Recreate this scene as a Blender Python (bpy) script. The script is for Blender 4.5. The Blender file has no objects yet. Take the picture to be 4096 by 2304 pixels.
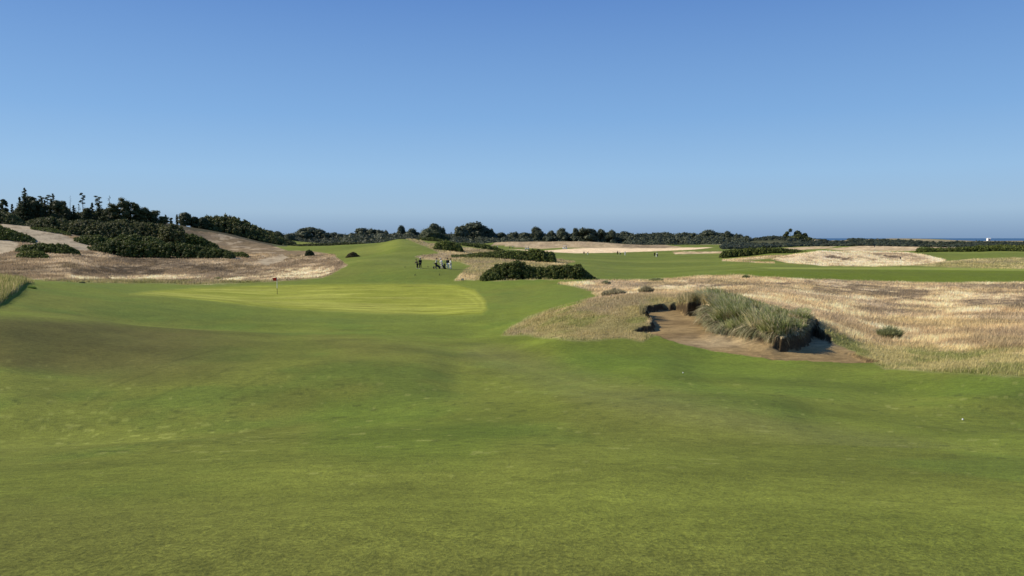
import bpy, math, random
import numpy as np
from mathutils import Vector
random.seed(7); rng = np.random.default_rng(7)
scene = bpy.context.scene
# ------------------------------------------------------------------ camera
F = 3094.0; CX, CY = 2048.0, 1152.0
PITCH = math.atan(200.0 / F); CP, SP = math.cos(PITCH), math.sin(PITCH)
CAMZ = 25.0
cd = bpy.data.cameras.new('camera'); cam = bpy.data.objects.new('camera', cd)
scene.collection.objects.link(cam); scene.camera = cam
cam.location = (0, 0, CAMZ); cam.rotation_euler = (math.radians(90) - PITCH, 0, 0)
cd.sensor_width = 36.0; cd.lens = 36.0 * F / 4096.0
cd.clip_start = 0.1; cd.clip_end = 200000.0
# ------------------------------------------------------------------ light
SUN_EL, SUN_AZ = math.radians(32), math.radians(-75)      # azimuth from +Y, negative = left
sdir = Vector((math.sin(SUN_AZ) * math.cos(SUN_EL), math.cos(SUN_AZ) * math.cos(SUN_EL), math.sin(SUN_EL)))
SKY_S, EXPO = 0.085, 0.35
w = bpy.data.worlds.new('World'); scene.world = w; w.use_nodes = True
nt = w.node_tree; nt.nodes.clear()
sky = nt.nodes.new('ShaderNodeTexSky'); sky.sky_type = 'NISHITA'; sky.sun_disc = False
sky.sun_elevation = SUN_EL; sky.sun_rotation = SUN_AZ
sky.altitude = 0; sky.air_density = 1.0; sky.dust_density = 0.15; sky.ozone_density = 3.5
bg = nt.nodes.new('ShaderNodeBackground'); bg.inputs['Strength'].default_value = SKY_S
wo = nt.nodes.new('ShaderNodeOutputWorld')
# elevation ramp (clear coastal air, slightly duller towards the sea horizon) blended with the physical sky
geo = nt.nodes.new('ShaderNodeNewGeometry'); sx = nt.nodes.new('ShaderNodeSeparateXYZ'); ng = nt.nodes.new('ShaderNodeMath'); ng.operation = 'MULTIPLY'; ng.inputs[1].default_value = 1.0
tcw = nt.nodes.new('ShaderNodeTexCoord'); nt.links.new(tcw.outputs['Generated'], sx.inputs[0]); nt.links.new(sx.outputs['Z'], ng.inputs[0])
rp = nt.nodes.new('ShaderNodeValToRGB'); nt.links.new(ng.outputs[0], rp.inputs[0]); rp.color_ramp.interpolation = 'B_SPLINE' if False else 'LINEAR'
els = [(0.0, (.170,.300,.510)), (.008, (.205,.340,.545)), (.033, (.330,.495,.690)), (.08, (.305,.515,.780)), (.15, (.215,.420,.745)), (.29, (.115,.262,.610)), (.55, (.065,.175,.48)), (1.0, (.045,.13,.40))]
cr = rp.color_ramp
for i, (p, c) in enumerate(els):
    e = cr.elements[i] if i < 2 else cr.elements.new(p)
    e.position = p; e.color = (*c, 1)
sc1 = nt.nodes.new('ShaderNodeVectorMath'); sc1.operation = 'SCALE'; sc1.inputs['Scale'].default_value = 1 / (SKY_S * 2 ** EXPO)
nt.links.new(rp.outputs[0], sc1.inputs[0])
mxs = nt.nodes.new('ShaderNodeMix'); mxs.data_type = 'RGBA'; mxs.inputs[0].default_value = .90
nt.links.new(sky.outputs[0], mxs.inputs[6]); nt.links.new(sc1.outputs[0], mxs.inputs[7])
nt.links.new(mxs.outputs[2], bg.inputs[0]); nt.links.new(bg.outputs[0], wo.inputs[0])
sl = bpy.data.lights.new('sun', 'SUN'); sl.energy = 5.0; sl.angle = math.radians(0.53); sl.color = (1.0, 0.90, 0.74)
so = bpy.data.objects.new('sun', sl); scene.collection.objects.link(so)
so.rotation_euler = sdir.to_track_quat('Z', 'Y').to_euler(); so.location = (-50, 30, 80)
scene.view_settings.view_transform = 'Standard'; scene.view_settings.look = 'None'
scene.view_settings.gamma = 1.0; scene.view_settings.exposure = EXPO
try: scene.view_settings.use_curve_mapping = False
except Exception: pass
scene.cycles.max_bounces = 5; scene.cycles.diffuse_bounces = 2

# ------------------------------------------------------------------ projection helpers (photo pixels 4096x2304)
def unproj_z(row, Y):
    yv = (CY - row) / F
    return Y * (yv * CP - SP) / (CP + yv * SP)
def proj(X, Y, Z):
    d = Y * CP - Z * SP; d = np.maximum(d, 0.05)
    return CX + F * X / d, CY - F * (Z * CP + Y * SP) / d
# ------------------------------------------------------------------ noise
def _h(ix, iy, seed):
    n = (ix.astype(np.int64) * 374761393 + iy.astype(np.int64) * 668265263 + seed * 1442695041) & 0xffffffff
    n = ((n ^ (n >> 13)) * 1274126177) & 0xffffffff
    return ((n ^ (n >> 16)) & 0xffff) / 65535.0
def vnoise(x, y, seed=0):
    ix = np.floor(x); iy = np.floor(y); fx = x - ix; fy = y - iy
    fx = fx * fx * (3 - 2 * fx); fy = fy * fy * (3 - 2 * fy)
    a = _h(ix, iy, seed); b = _h(ix + 1, iy, seed); c = _h(ix, iy + 1, seed); d = _h(ix + 1, iy + 1, seed)
    return (a * (1 - fx) + b * fx) * (1 - fy) + (c * (1 - fx) + d * fx) * fy
def fbm(x, y, seed=0, o=4):
    s = 0; a = 0.5; t = 0
    for k in range(o):
        s = s + a * vnoise(x * 2 ** k + 17.3 * k, y * 2 ** k - 9.1 * k, seed + k); t += a; a *= 0.5
    return s / t
def sstep(a, b, x):
    t = np.clip((x - a) / (b - a), 0, 1); return t * t * (3 - 2 * t)
# ------------------------------------------------------------------ terrain profiles: for each photo column (depth m, photo row)
COLS = {
 -900: [(8,1940),(13,1800),(18,1720),(26,1480),(34,1230),(42,1180),(52,1120),(62,1085),(75,1085),(100,1070),(130,1030),(160,985),(185,920),(205,850),(235,820),(280,830),(400,900),(700,940),(1200,965)],
 0:    [(8,1930),(13,1790),(18,1715),(26,1480),(36,1262),(44,1215),(52,1165),(62,1122),(75,1128),(100,1112),(130,1060),(160,1012),(180,968),(205,900),(235,872),(280,880),(400,930),(700,955),(1200,975)],
 250:  [(8,1925),(13,1785),(18,1715),(27,1480),(38,1275),(46,1240),(56,1180),(68,1140),(80,1130),(95,1124),(115,1100),(140,1050),(165,1012),(190,968),(215,915),(240,882),(290,890),(400,935),(700,955),(1200,975)],
 560:  [(8,1920),(13,1775),(18,1705),(28,1470),(40,1310),(46,1297),(56,1215),(63,1185),(75,1172),(95,1152),(110,1138),(122,1126),(135,1105),(150,1080),(170,1048),(190,1022),(205,990),(225,935),(245,885),(290,892),(400,945),(700,958),(1200,975)],
 850:  [(8,1915),(13,1765),(18,1695),(29,1455),(41,1328),(48,1308),(60,1232),(68,1203),(80,1188),(95,1167),(110,1146),(120,1130),(132,1110),(150,1078),(170,1050),(190,1028),(215,1002),(240,965),(265,925),(300,935),(400,960),(700,965),(1200,975)],
 1150: [(8,1905),(13,1760),(19,1665),(30,1440),(42,1342),(50,1315),(60,1262),(68,1232),(80,1205),(95,1177),(110,1146),(119,1128),(132,1108),(150,1085),(170,1058),(190,1032),(215,1010),(240,992),(270,980),(295,984),(335,964),(400,974),(700,972),(1200,975)],
 1500: [(8,1900),(13,1755),(19,1655),(30,1440),(42,1352),(50,1322),(58,1285),(66,1250),(80,1208),(95,1173),(110,1138),(120,1112),(130,1088),(150,1048),(165,1032),(185,1018),(215,985),(215+25,976),(280,990),(335,988),(400,985),(700,976),(1200,975)],
 1610: [(8,1900),(13,1753),(19,1652),(30,1445),(41,1364),(50,1324),(58,1288),(66,1253),(80,1209),(95,1172),(110,1137),(119,1107),(129,1080),(150,1049),(168,1026),(198,978),(222,955),(255,972),(400,982),(700,975),(1200,975)],
 1700: [(8,1900),(13,1752),(19,1650),(30,1450),(40,1375),(50,1325),(58,1290),(66,1255),(80,1210),(95,1172),(110,1136),(119,1105),(129,1075),(150,1050),(170,1022),(200,980),(225,960),(255,972),(400,980),(700,975),(1200,975)],
 1850: [(8,1900),(13,1750),(19,1645),(27,1510),(38,1395),(46,1345),(54,1310),(63,1260),(80,1208),(95,1168),(110,1130),(119,1105),(130,1078),(148,1050),(165,1030),(190,1006),(215,978),(245,972),(300,990),(400,988),(700,975),(1200,975)],
 2048: [(8,1895),(13,1748),(19,1640),(26,1520),(34,1430),(41,1362),(46,1325),(52,1300),(62,1252),(80,1200),(95,1160),(105,1130),(114,1112),(125,1090),(140,1065),(160,1045),(172,1040),(200,1015),(250,998),(330,1002),(450,1000),(510,994),(560,967),(620,978),(1200,975)],
 2300: [(8,1890),(13,1745),(19,1615),(26,1510),(33,1420),(37,1355),(43,1285),(51,1216),(58,1220),(70,1192),(85,1160),(98,1138),(108,1120),(115,1112),(130,1088),(150,1066),(170,1052),(200,1040),(250,1027),(300,1018),(345,1010),(385,1000),(450,993),(520,985),(570,966),(640,978),(1200,975)],
 2600: [(8,1890),(13,1745),(19,1600),(26,1500),(32,1430),(36,1372),(40,1300),(44,1240),(49,1200),(55,1182),(64,1180),(80,1166),(95,1146),(110,1122),(125,1108),(150,1085),(200,1055),(250,1037),(300,1025),(350,1014),(385,1003),(450,996),(520,988),(570,980),(640,985),(1200,975)],
 2850: [(8,1895),(13,1750),(19,1600),(26,1520),(30,1475),(34,1425),(37,1360),(40,1285),(44,1212),(48,1196),(55,1190),(65,1185),(80,1166),(95,1138),(108,1108),(120,1096),(150,1076),(200,1050),(260,1030),(340,1012),(420,998),(500,990),(570,978),(640,982),(1200,972)],
 3100: [(8,1900),(13,1758),(19,1612),(26,1525),(30,1480),(33,1440),(35,1390),(37,1325),(40,1285),(44,1242),(50,1225),(60,1205),(75,1172),(95,1132),(106,1110),(116,1090),(126,1076),(142,1068),(160,1060),(185,1042),(210,1022),(240,1016),(300,1008),(400,998),(500,990),(600,968),(660,950),(720,955),(1200,970)],
 3300: [(8,1905),(13,1765),(19,1645),(24,1560),(30,1480),(33,1430),(36,1380),(38.5,1320),(42,1300),(50,1262),(60,1230),(75,1185),(95,1142),(108,1118),(119,1090),(130,1072),(145,1070),(160,1064),(185,1040),(208,1004),(230,1006),(300,1003),(400,995),(520,985),(620,972),(680,962),(760,966),(1200,968)],
 3600: [(8,1910),(13,1775),(19,1665),(24,1570),(28,1495),(32,1450),(36,1405),(42,1360),(50,1312),(62,1252),(78,1192),(95,1150),(109,1127),(120,1095),(131,1074),(150,1070),(165,1061),(190,1042),(218,1012),(250,1010),(300,1003),(400,995),(520,985),(620,968),(700,954),(780,962),(1200,968)],
 4096: [(8,1915),(13,1785),(19,1672),(24,1508),(28,1450),(34,1388),(42,1322),(52,1262),(65,1210),(80,1170),(98,1137),(110,1127),(121,1098),(131,1079),(150,1072),(165,1062),(190,1040),(215,1012),(240,1007),(300,1010),(450,990),(620,976),(780,966),(950,963),(1200,972)],
 5000: [(8,1925),(13,1790),(19,1672),(24,1500),(28,1430),(34,1360),(42,1300),(52,1245),(65,1200),(80,1165),(98,1135),(110,1125),(121,1098),(131,1079),(150,1070),(165,1060),(190,1035),(215,1005),(240,1002),(300,1005),(450,985),(620,975),(780,968),(950,964),(1200,972)],
}
def pchip(x, y, xq):
    x = np.asarray(x, float); y = np.asarray(y, float)
    vec = y.ndim > 1
    if not vec: y = y[:, None]
    h = np.diff(x)[:, None]; d = np.diff(y, axis=0) / h
    m = np.zeros_like(y); m[0] = d[0]; m[-1] = d[-1]
    w1 = 2 * h[1:] + h[:-1]; w2 = h[1:] + 2 * h[:-1]
    same = d[:-1] * d[1:] > 0
    with np.errstate(divide='ignore', invalid='ignore'):
        hm = (w1 + w2) / (w1 / d[:-1] + w2 / d[1:])
    m[1:-1] = np.where(same, hm, 0)
    i = np.clip(np.searchsorted(x, xq) - 1, 0, len(x) - 2)
    t = ((xq - x[i]) / h[i, 0])[:, None]; hh = h[i]
    r = (2*t**3 - 3*t**2 + 1) * y[i] + (t**3 - 2*t**2 + t) * hh * m[i] + (-2*t**3 + 3*t**2) * y[i+1] + (t**3 - t**2) * hh * m[i+1]
    return r if vec else r[:, 0]
LY = np.linspace(math.log(3.0), math.log(1200.0), 700)
kp = sorted(COLS); tab = []
for k in kp:
    pts = [(3.0, None), (4.2, None)] + COLS[k]
    Yn = np.array([p[0] for p in pts]); zn = np.array([{3.0: -1.60, 4.2: -1.76}.get(p[0], 0) if p[1] is None else unproj_z(p[1], p[0]) for p in pts])
    tab.append(pchip(np.log(Yn), zn, LY))
tab = np.array(tab)
PXG = np.linspace(-900, 5000, 500)
TAB = pchip(np.array(kp, float), tab, PXG)                 # [px, logY]
def bil(T, a, b):
    a = np.clip(a, 0, T.shape[0] - 1.001); b = np.clip(b, 0, T.shape[1] - 1.001)
    i = a.astype(int); j = b.astype(int); fa = a - i; fb = b - j
    return (T[i, j] * (1 - fa) + T[i+1, j] * fa) * (1 - fb) + (T[i, j+1] * (1 - fa) + T[i+1, j+1] * fa) * fb
def base_z(X, Y):
    Ye = np.maximum(Y, 4.0)
    px = CX + F * X / Ye
    z = bil(TAB, (px + 900) / (5900.0) * 499, (np.log(Ye) - LY[0]) / (LY[-1] - LY[0]) * 699)
    near = sstep(6.5, 3.0, Y)
    z = z * (1 - near) + (-1.6 - 0.13 * (np.maximum(Y, -6) - 3.0)) * near
    return z
# ------------------------------------------------------------------ grid
un = np.linspace(-0.71, 0.71, 770); uo = np.geomspace(0.72, 2.4, 26)
U = np.concatenate([-uo[::-1], un, uo])
ys = list(np.linspace(-40, 2.0, 22)); y = 2.0
while y < 1200:
    if y < 28: s = 0.014 * y + 0.02
    elif y < 46: s = 0.12
    elif y < 130: s = 0.0062 * y
    elif y < 350: s = 0.0085 * y
    else: s = 0.011 * y
    y += s; ys.append(y)
YS = np.array(ys); W = np.sqrt(YS ** 2 + 25.0) * np.where(YS > 12, 1, 1)
UU, YY = np.meshgrid(U, YS, indexing='ij'); XX = UU * W[None, :]
ZZ = base_z(XX, YY)
def poly_sdf(px, py, P):
    """signed distance in photo pixels, positive inside"""
    P = np.asarray(P, float); d = np.full(px.shape, 1e9); ins = np.zeros(px.shape, bool)
    n = len(P)
    for i in range(n):
        ax, ay = P[i]; bx, by = P[(i + 1) % n]
        ex, ey = bx - ax, by - ay; wx, wy = px - ax, py - ay
        t = np.clip((wx * ex + wy * ey) / (ex * ex + ey * ey + 1e-9), 0, 1)
        d = np.minimum(d, np.hypot(wx - ex * t, wy - ey * t))
        c = ((ay > py) != (by > py)) & (px < (bx - ax) * (py - ay) / (by - ay + 1e-12) + ax)
        ins ^= c
    return np.where(ins, d, -d)
# ---- bunker: plan outline obtained on the sand plane
FL0, FLS = -8.4, 0.09
def floor_pt(px, row):
    yv = (CY - row) / F; s = (yv * CP - SP) / (CP + yv * SP)
    Y = FL0 / (s - FLS); Z = FL0 + FLS * Y
    return ((px - CX) / F * (Y * CP - Z * SP), Y)
BUNK_IMG = [(2548,1252),(2560,1246),(2605,1244),(2650,1236),(2700,1236),(2745,1246),(2752,1262),(2790,1258),(2830,1272),(2850,1300),(2858,1330),(2872,1362),(2905,1352),(2960,1366),(3030,1385),(3085,1405),(3130,1408),(3175,1402),(3215,1380),(3238,1345),(3250,1318),(3275,1340),(3340,1378),(3420,1420),(3490,1455),(3535,1474),(3470,1480),(3380,1480),(3250,1472),(3100,1452),(2960,1426),(2840,1406),(2740,1388),(2655,1368),(2585,1348),(2540,1342),(2560,1322),(2598,1322),(2605,1308),(2590,1290),(2575,1272)]
BP = np.array([floor_pt(a, b) for a, b in BUNK_IMG])
bm_ = (YY > 25) & (YY < 52) & (XX > 0) & (XX < 24)
bx, by = XX[bm_], YY[bm_]
jx = (fbm(bx * 2.2, by * 2.2, 5, 3) - .5) * 0.5; jy = (fbm(bx * 2.2 + 40, by * 2.2, 9, 3) - .5) * 0.5
bs = poly_sdf(bx + jx, by + jy, BP)
SAND = np.zeros_like(ZZ); SAND[bm_] = sstep(-0.06, 0.06, bs)
BSD = np.full_like(ZZ, -9.0); BSD[bm_] = bs
NZ = np.array([floor_pt(a, b) for a, b in [(3020,1375),(3085,1405),(3130,1412),(3185,1408),(3228,1385),(3255,1345),(3262,1310)]])
NZ = np.concatenate([NZ, NZ[::-1] + np.array([0.25, 3.0])])
nzs = poly_sdf(bx, by, NZ); _m = sstep(-.35, .1, nzs); _z = ZZ[bm_]; ZZ[bm_] = np.maximum(_z, _z * (1 - _m) + (-4.44 + .05 * (by - 36)) * _m)
# natural undulation
und = (fbm(XX / 9, YY / 13, 21, 3) - .5)
ZZ += 0.34 * np.exp(-((XX - 8.3) ** 2 / 3.6 + (YY - 44.2) ** 2 / 1.6))
ZZ += 0.30 * np.exp(-((XX - 13.2) ** 2 / 3.2 + (YY - 39.0) ** 2 / 3.2))
ZZ += (fbm(XX / 24, YY / 30, 23, 2) - .5) * .8 * sstep(125, 170, YY) * sstep(420, 260, YY)
ZZ += (fbm(XX / 3.2, YY / 2.6, 25, 3) - .5) * 0.07 * sstep(7, 14, YY) * sstep(60, 45, YY)
ZZ += und * 0.40 * sstep(6, 20, YY) * sstep(60, 45, YY)
ZZ += und * 0.55 * sstep(118, 170, YY) * sstep(1100, 500, YY)
ZZ += (fbm(XX / 5 + 7, YY / 7, 31, 3) - .5) * 0.16 * sstep(45, 60, YY) * sstep(400, 200, YY)
floor = FL0 + FLS * YY + (fbm(XX / 2.2, YY / 1.6, 77, 3) - .5) * 0.16
floor += 0.14 * np.exp(-((XX - 11.6) ** 2 / 6 + (YY - 35.6) ** 2 / 0.7))
edge_up = sstep(0.0, -0.1, BSD) * sstep(-1.6, -0.2, BSD)
# raise turf rim at the back of the bunker, sharp drop to the sand
PX0, PY0 = proj(XX, YY, ZZ)
tt = sstep(-0.02, 0.22, BSD)
dig = np.where(ZZ > floor, floor, ZZ * 0.35 + floor * 0.65 )
frontish = ZZ < floor + 0.12
gentle = sstep(12.3, 11.6, XX) * sstep(9.0, 9.6, XX) * sstep(39.5, 38.5, YY)
soft = np.where(frontish, sstep(-0.3, 0.8, BSD), sstep(-0.02, 0.20, BSD) * (1 - gentle) + sstep(-.05, 1.15, BSD) * gentle)
ZZ = np.where(BSD > -1.0, ZZ * (1 - soft) + dig * soft, ZZ)
NOSE_IMG = [(2600,1262),(2700,1255),(2760,1262),(2830,1285),(2858,1330),(2872,1362),(2960,1362),(3060,1392),(3115,1412),(3150,1380),(3215,1325),(3245,1325),(3240,1250),(3060,1215),(2850,1200),(2640,1225)]
# ------------------------------------------------------------------ surface classes painted from outlines
PX, PY = proj(XX, YY, ZZ)
nj = (fbm(XX / 3.0, YY / 3.0, 3, 4) - .5); njf = (fbm(XX * 1.3, YY * 1.3, 4, 3) - .5)
def region(P, y0, y1, soft=4.0, jit=8.0):
    P = np.asarray(P, float)
    m = (YY >= y0) & (YY <= y1) & (PX > P[:, 0].min() - 60) & (PX < P[:, 0].max() + 60) & (PY > P[:, 1].min() - 30) & (PY < P[:, 1].max() + 30)
    out = np.zeros_like(ZZ)
    if m.any():
        sc = np.clip((PY[m] - 940) / 200.0, 0.15, 2.0)
        d = poly_sdf(PX[m], PY[m] , P) / sc + nj[m] * jit + njf[m] * jit * 0.7
        out[m] = sstep(-soft, soft, d)
    return out
green = region([(520,1176),(620,1163),(760,1153),(900,1146),(1100,1141),(1400,1136),(1700,1136),(1830,1141),(1900,1160),(1940,1200),(1950,1238),(1925,1257),(1800,1260),(1500,1252),(1200,1238),(1000,1222),(850,1205),(700,1188)], 55, 125, 7, 2)
collar = region([(1830,1130),(2150,1128),(2300,1142),(2372,1160),(2390,1185),(2340,1205),(2100,1270),(1900,1300),(1500,1290),(1100,1270),(800,1245),(500,1200),(300,1170),(520,1140),(1000,1128),(1500,1128)], 50, 130, 8, 3)
straw = np.zeros_like(ZZ)
def add(P, y0, y1, soft=4, jit=8, amt=1.0):
    global straw
    r = region(P, y0, y1, soft, jit) * amt; straw = np.maximum(straw, r); return r
LEFT = add([(-6000,500),(600,700),(900,850),(1100,985),(1150,1003),(1235,1003),(1340,1018),(1345,1030),(1392,1062),(1345,1085),(1290,1112),(1100,1127),(850,1138),(640,1134),(330,1130),(120,1117),(-6000,1100)], 66, 400, 4, 10)
BANK = add([(-6000,900),(100,1118),(138,1124),(135,1132),(98,1136),(78,1158),(50,1182),(0,1218),(-500,1350),(-3000,1800)], 38, 66, 2.5, 4)
MID = add([(1658,1026),(1760,1012),(1860,1008),(1970,1005),(2050,1008),(2230,1036),(2300,1046),(2255,1060),(2340,1100),(2400,1117),(1960,1120),(1822,1118),(1850,1085),(1888,1066),(1840,1047),(1800,1040),(1690,1037)], 100, 235, 5, 14)
HILLT = add([(1612,953),(1665,950),(1705,970),(1850,988),(1985,1003),(1960,1014),(1760,1014),(1722,994),(1680,978),(1640,961)], 160, 330, 3, 5)
FARD = add([(1960,985),(2000,955),(2100,958),(2250,955),(2400,962),(2500,968),(2620,975),(2730,988),(2690,997),(2500,999),(2300,997),(2180,996),(2080,990),(1990,980)], 470, 640, 2, 4)
FART = add([(1990,996),(2080,998),(2170,1003),(2300,994),(2450,989),(2600,991),(2780,986),(2900,985),(2780,998),(2640,1004),(2450,1011),(2300,1013),(2150,1006),(2000,1004)], 300, 500, 2, 3)
FART2 = add([(2690,1007),(2890,1006),(2890,1013),(2700,1017)], 200, 460, 2, 3)
RBIG = add([(2235,1134),(2400,1121),(2600,1119),(2800,1103),(2950,1101),(3130,1111),(3350,1119),(3600,1128),(3800,1131),(4096,1128),(7500,1128),(7500,1560),(4096,1503),(3900,1496),(3700,1482),(3540,1474),(3480,1440),(3350,1400),(3200,1400),(3000,1390),(2800,1350),(2650,1325),(2600,1340),(2570,1363),(2500,1350),(2350,1360),(2200,1353),(2120,1343),(2003,1343),(2030,1322),(2100,1276),(2200,1243),(2300,1217),(2345,1202),(2392,1187),(2362,1164),(2300,1147)], 22, 119, 5, 9)
RM = add([(3085,1037),(3150,1020),(3250,1007),(3350,995),(3500,998),(3620,1008),(3700,1018),(3790,1040),(3740,1058),(3600,1063),(3500,1066),(3300,1063),(3150,1052)], 150, 235, 3, 6)
RM2 = add([(2890,1038),(3060,1022),(3180,1018),(3150,1030),(2960,1043),(3100,1048),(3100,1054),(2890,1044)], 150, 260, 2, 4, .8)
RS = add([(3650,1062),(3750,1048),(3900,1034),(4096,1029),(7000,1015),(7000,1088),(4096,1079),(3800,1069)], 140, 205, 3, 6, .75)
FR1 = add([(3300,996),(3420,985),(3500,979),(3670,983),(3700,1003),(3400,1004)], 236, 640, 2, 5)
FR2 = add([(3100,994),(3250,986),(3350,986),(3300,995),(3200,1000)], 236, 640, 2, 5)
FR3 = add([(3700,985),(3800,982),(3870,983),(3860,992),(3720,992)], 236, 640, 2, 5)
FDUNE = add([(2700,985),(2800,975),(2900,955),(3000,945),(3100,940),(3250,940),(3300,950),(3700,955),(3800,960),(4000,955),(7000,950),(7000,992),(3900,990),(3600,985),(3200,988),(2950,985)], 560, 1250, 2, 3)
SANDL = region([(10,868),(60,880),(150,908),(250,940),(330,968),(380,996),(340,1004),(230,990),(100,970),(0,930)], 170, 240, 4, 10)
SANDL = np.maximum(SANDL, region([(-3000,900),(0,945),(75,975),(60,1000),(0,1018),(-3000,1050)], 130, 210, 4, 12))
SANDL = np.maximum(SANDL, region([(1020,1045),(1080,1030),(1130,1018),(1160,1030),(1110,1050),(1060,1060)], 130, 210, 6, 26) * .8)
SANDL = np.maximum(SANDL, region([(715,905),(745,910),(765,920),(735,922)], 200, 300, 4, 8))
SEMI = region([(3235,1290),(3400,1352),(3600,1388),(3800,1398),(4096,1402),(7000,1430),(7000,1600),(4096,1510),(3535,1485),(3420,1425),(3260,1345)], 22, 46, 10, 14)
SEMI = np.maximum(SEMI, region([(2005,1345),(2100,1315),(2250,1290),(2400,1290),(2560,1270),(2600,1330),(2570,1370),(2350,1365)], 30, 56, 14, 18) * .62)
SEMI = np.maximum(SEMI, BANK * .75)
SEMI = np.maximum(SEMI, RS * .75)
SEMI = np.maximum(SEMI, region([(130,1122),(600,1116),(900,1122),(1100,1120),(1100,1132),(640,1140),(330,1136)], 80, 130, 3, 5) * .8)
MND = region([(2003,1343),(2030,1322),(2100,1276),(2200,1243),(2300,1217),(2400,1190),(2600,1172),(2800,1200),(2800,1260),(2600,1262),(2570,1363),(2350,1360),(2120,1343)], 30, 60, 10, 10)
HEATH = np.zeros_like(ZZ)
for P, y0, y1, a in [
  ([(430,1030),(520,1018),(640,1020),(760,1048),(900,1072),(980,1085),(900,1092),(700,1068),(520,1055)], 90, 200, 1),
  ([(260,1078),(420,1066),(620,1062),(700,1080),(640,1100),(420,1108),(300,1100)], 90, 200, 1),
  ([(800,1090),(1000,1080),(1180,1098),(1000,1108),(850,1104)], 90, 200, .6),
  ([(0,1062),(200,1070),(260,1100),(60,1104),(-200,1090)], 90, 200, .45),
  ([(2440,1134),(2900,1136),(3150,1131),(3400,1123),(3400,1128),(3160,1140),(2900,1147),(2450,1143)], 70, 118, .95),
  ([(3260,1140),(3400,1128),(3520,1140),(3560,1160),(3400,1182),(3250,1175)], 60, 118, .75),
  ([(3440,1158),(3560,1145),(3720,1160),(3700,1195),(3560,1200),(3470,1180)], 60, 118, .85),
  ([(3680,1138),(3850,1133),(4200,1140),(4200,1152),(3850,1152)], 60, 118, .8),
  ([(3820,1205),(3950,1195),(4300,1190),(4300,1225),(3900,1230)], 45, 90, .9),
  ([(3440,1210),(3560,1205),(3640,1240),(3600,1262),(3480,1255)], 40, 90, .6),
  ([(3830,1255),(3980,1235),(4200,1245),(4150,1290),(3920,1275)], 38, 90, .6),
  ([(4000,1165),(4300,1168),(4300,1180),(3900,1178)], 60, 100, .8),
  ([(2500,972),(2700,984),(2650,996),(2480,990)], 470, 640, .7),
  ([(3300,1023),(3370,1024),(3410,1038),(3340,1040),(3310,1032)], 150, 235, .7),
  ([(3500,1015),(3640,1015),(3750,1035),(3700,1045),(3560,1030)], 150, 235, .55),
  ([(1700,1016),(1760,1019),(1750,1024),(1700,1023)], 100, 235, .6)]:
    HEATH = np.maximum(HEATH, region(P, y0, y1, 10, 34) * a)
SCRUB = region([(2890,1000),(2900,960),(3100,930),(3230,930),(3290,955),(3420,958),(3700,966),(3900,970),(4096,968),(7000,965),(7000,995),(3900,992),(3500,984),(3200,986)], 420, 1250, 2, 2)
SCRUB *= 1 - .7 * region([(3280,948),(3330,945),(3400,955),(3390,968),(3310,968)], 560, 1250, 2, 3)
SCRUB *= 1 - .7 * region([(3600,955),(4096,958),(4096,971),(3800,973),(3650,966)], 560, 1250, 2, 3)
STEEP = (soft > 0.02) & (soft < 0.98) & (~frontish)
straw = straw * (1 - SAND)
ZZ = ZZ + .26 * BANK * (1 - .5 * (YY > 64))
fairfar_ = sstep(105, 130, YY)
lf_ = LEFT
# ---- colour (albedo)
def C(r, g, b): return np.array([r, g, b])[None, None, :]
def mix(a, b, t): return a * (1 - t[..., None]) + b * t[..., None]
n1 = fbm(XX / 14, YY / 22, 41, 4); n2 = fbm(XX / 3.0, YY / 4.5, 43, 4); n3 = fbm(XX * 1.1, YY * 0.55, 47, 3)
n4 = fbm(XX / 45, YY / 45, 51, 3)
col = np.ones(ZZ.shape + (3,)) * C(.105, .132, .036)
col = mix(col, C(.122, .128, .048), sstep(.46, .68, n1) * .55)              # drier, olive-brown turf
col = mix(col, C(.088, .130, .038), sstep(.52, .30, n2) * .6)
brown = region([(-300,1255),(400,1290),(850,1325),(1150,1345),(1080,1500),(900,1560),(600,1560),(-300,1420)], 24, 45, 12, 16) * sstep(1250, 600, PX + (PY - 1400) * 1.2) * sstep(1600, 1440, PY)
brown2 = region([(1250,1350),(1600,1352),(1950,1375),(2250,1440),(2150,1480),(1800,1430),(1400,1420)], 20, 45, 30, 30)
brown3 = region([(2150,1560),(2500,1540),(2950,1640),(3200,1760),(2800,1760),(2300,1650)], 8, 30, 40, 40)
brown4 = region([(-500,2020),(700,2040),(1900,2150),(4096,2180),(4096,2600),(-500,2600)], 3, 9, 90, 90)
col = mix(col, C(.074, .064, .036), brown * .85)  # dry brown turf, darkened further so the colour carries the slope's shade
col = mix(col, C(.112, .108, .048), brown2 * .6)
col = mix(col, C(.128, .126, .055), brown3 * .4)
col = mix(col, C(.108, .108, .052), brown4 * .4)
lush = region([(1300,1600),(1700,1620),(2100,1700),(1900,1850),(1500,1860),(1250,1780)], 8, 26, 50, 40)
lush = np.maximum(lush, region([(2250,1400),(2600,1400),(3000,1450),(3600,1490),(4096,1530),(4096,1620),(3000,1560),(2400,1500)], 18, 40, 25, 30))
col = mix(col, C(.078, .118, .026), lush * .55)
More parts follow.
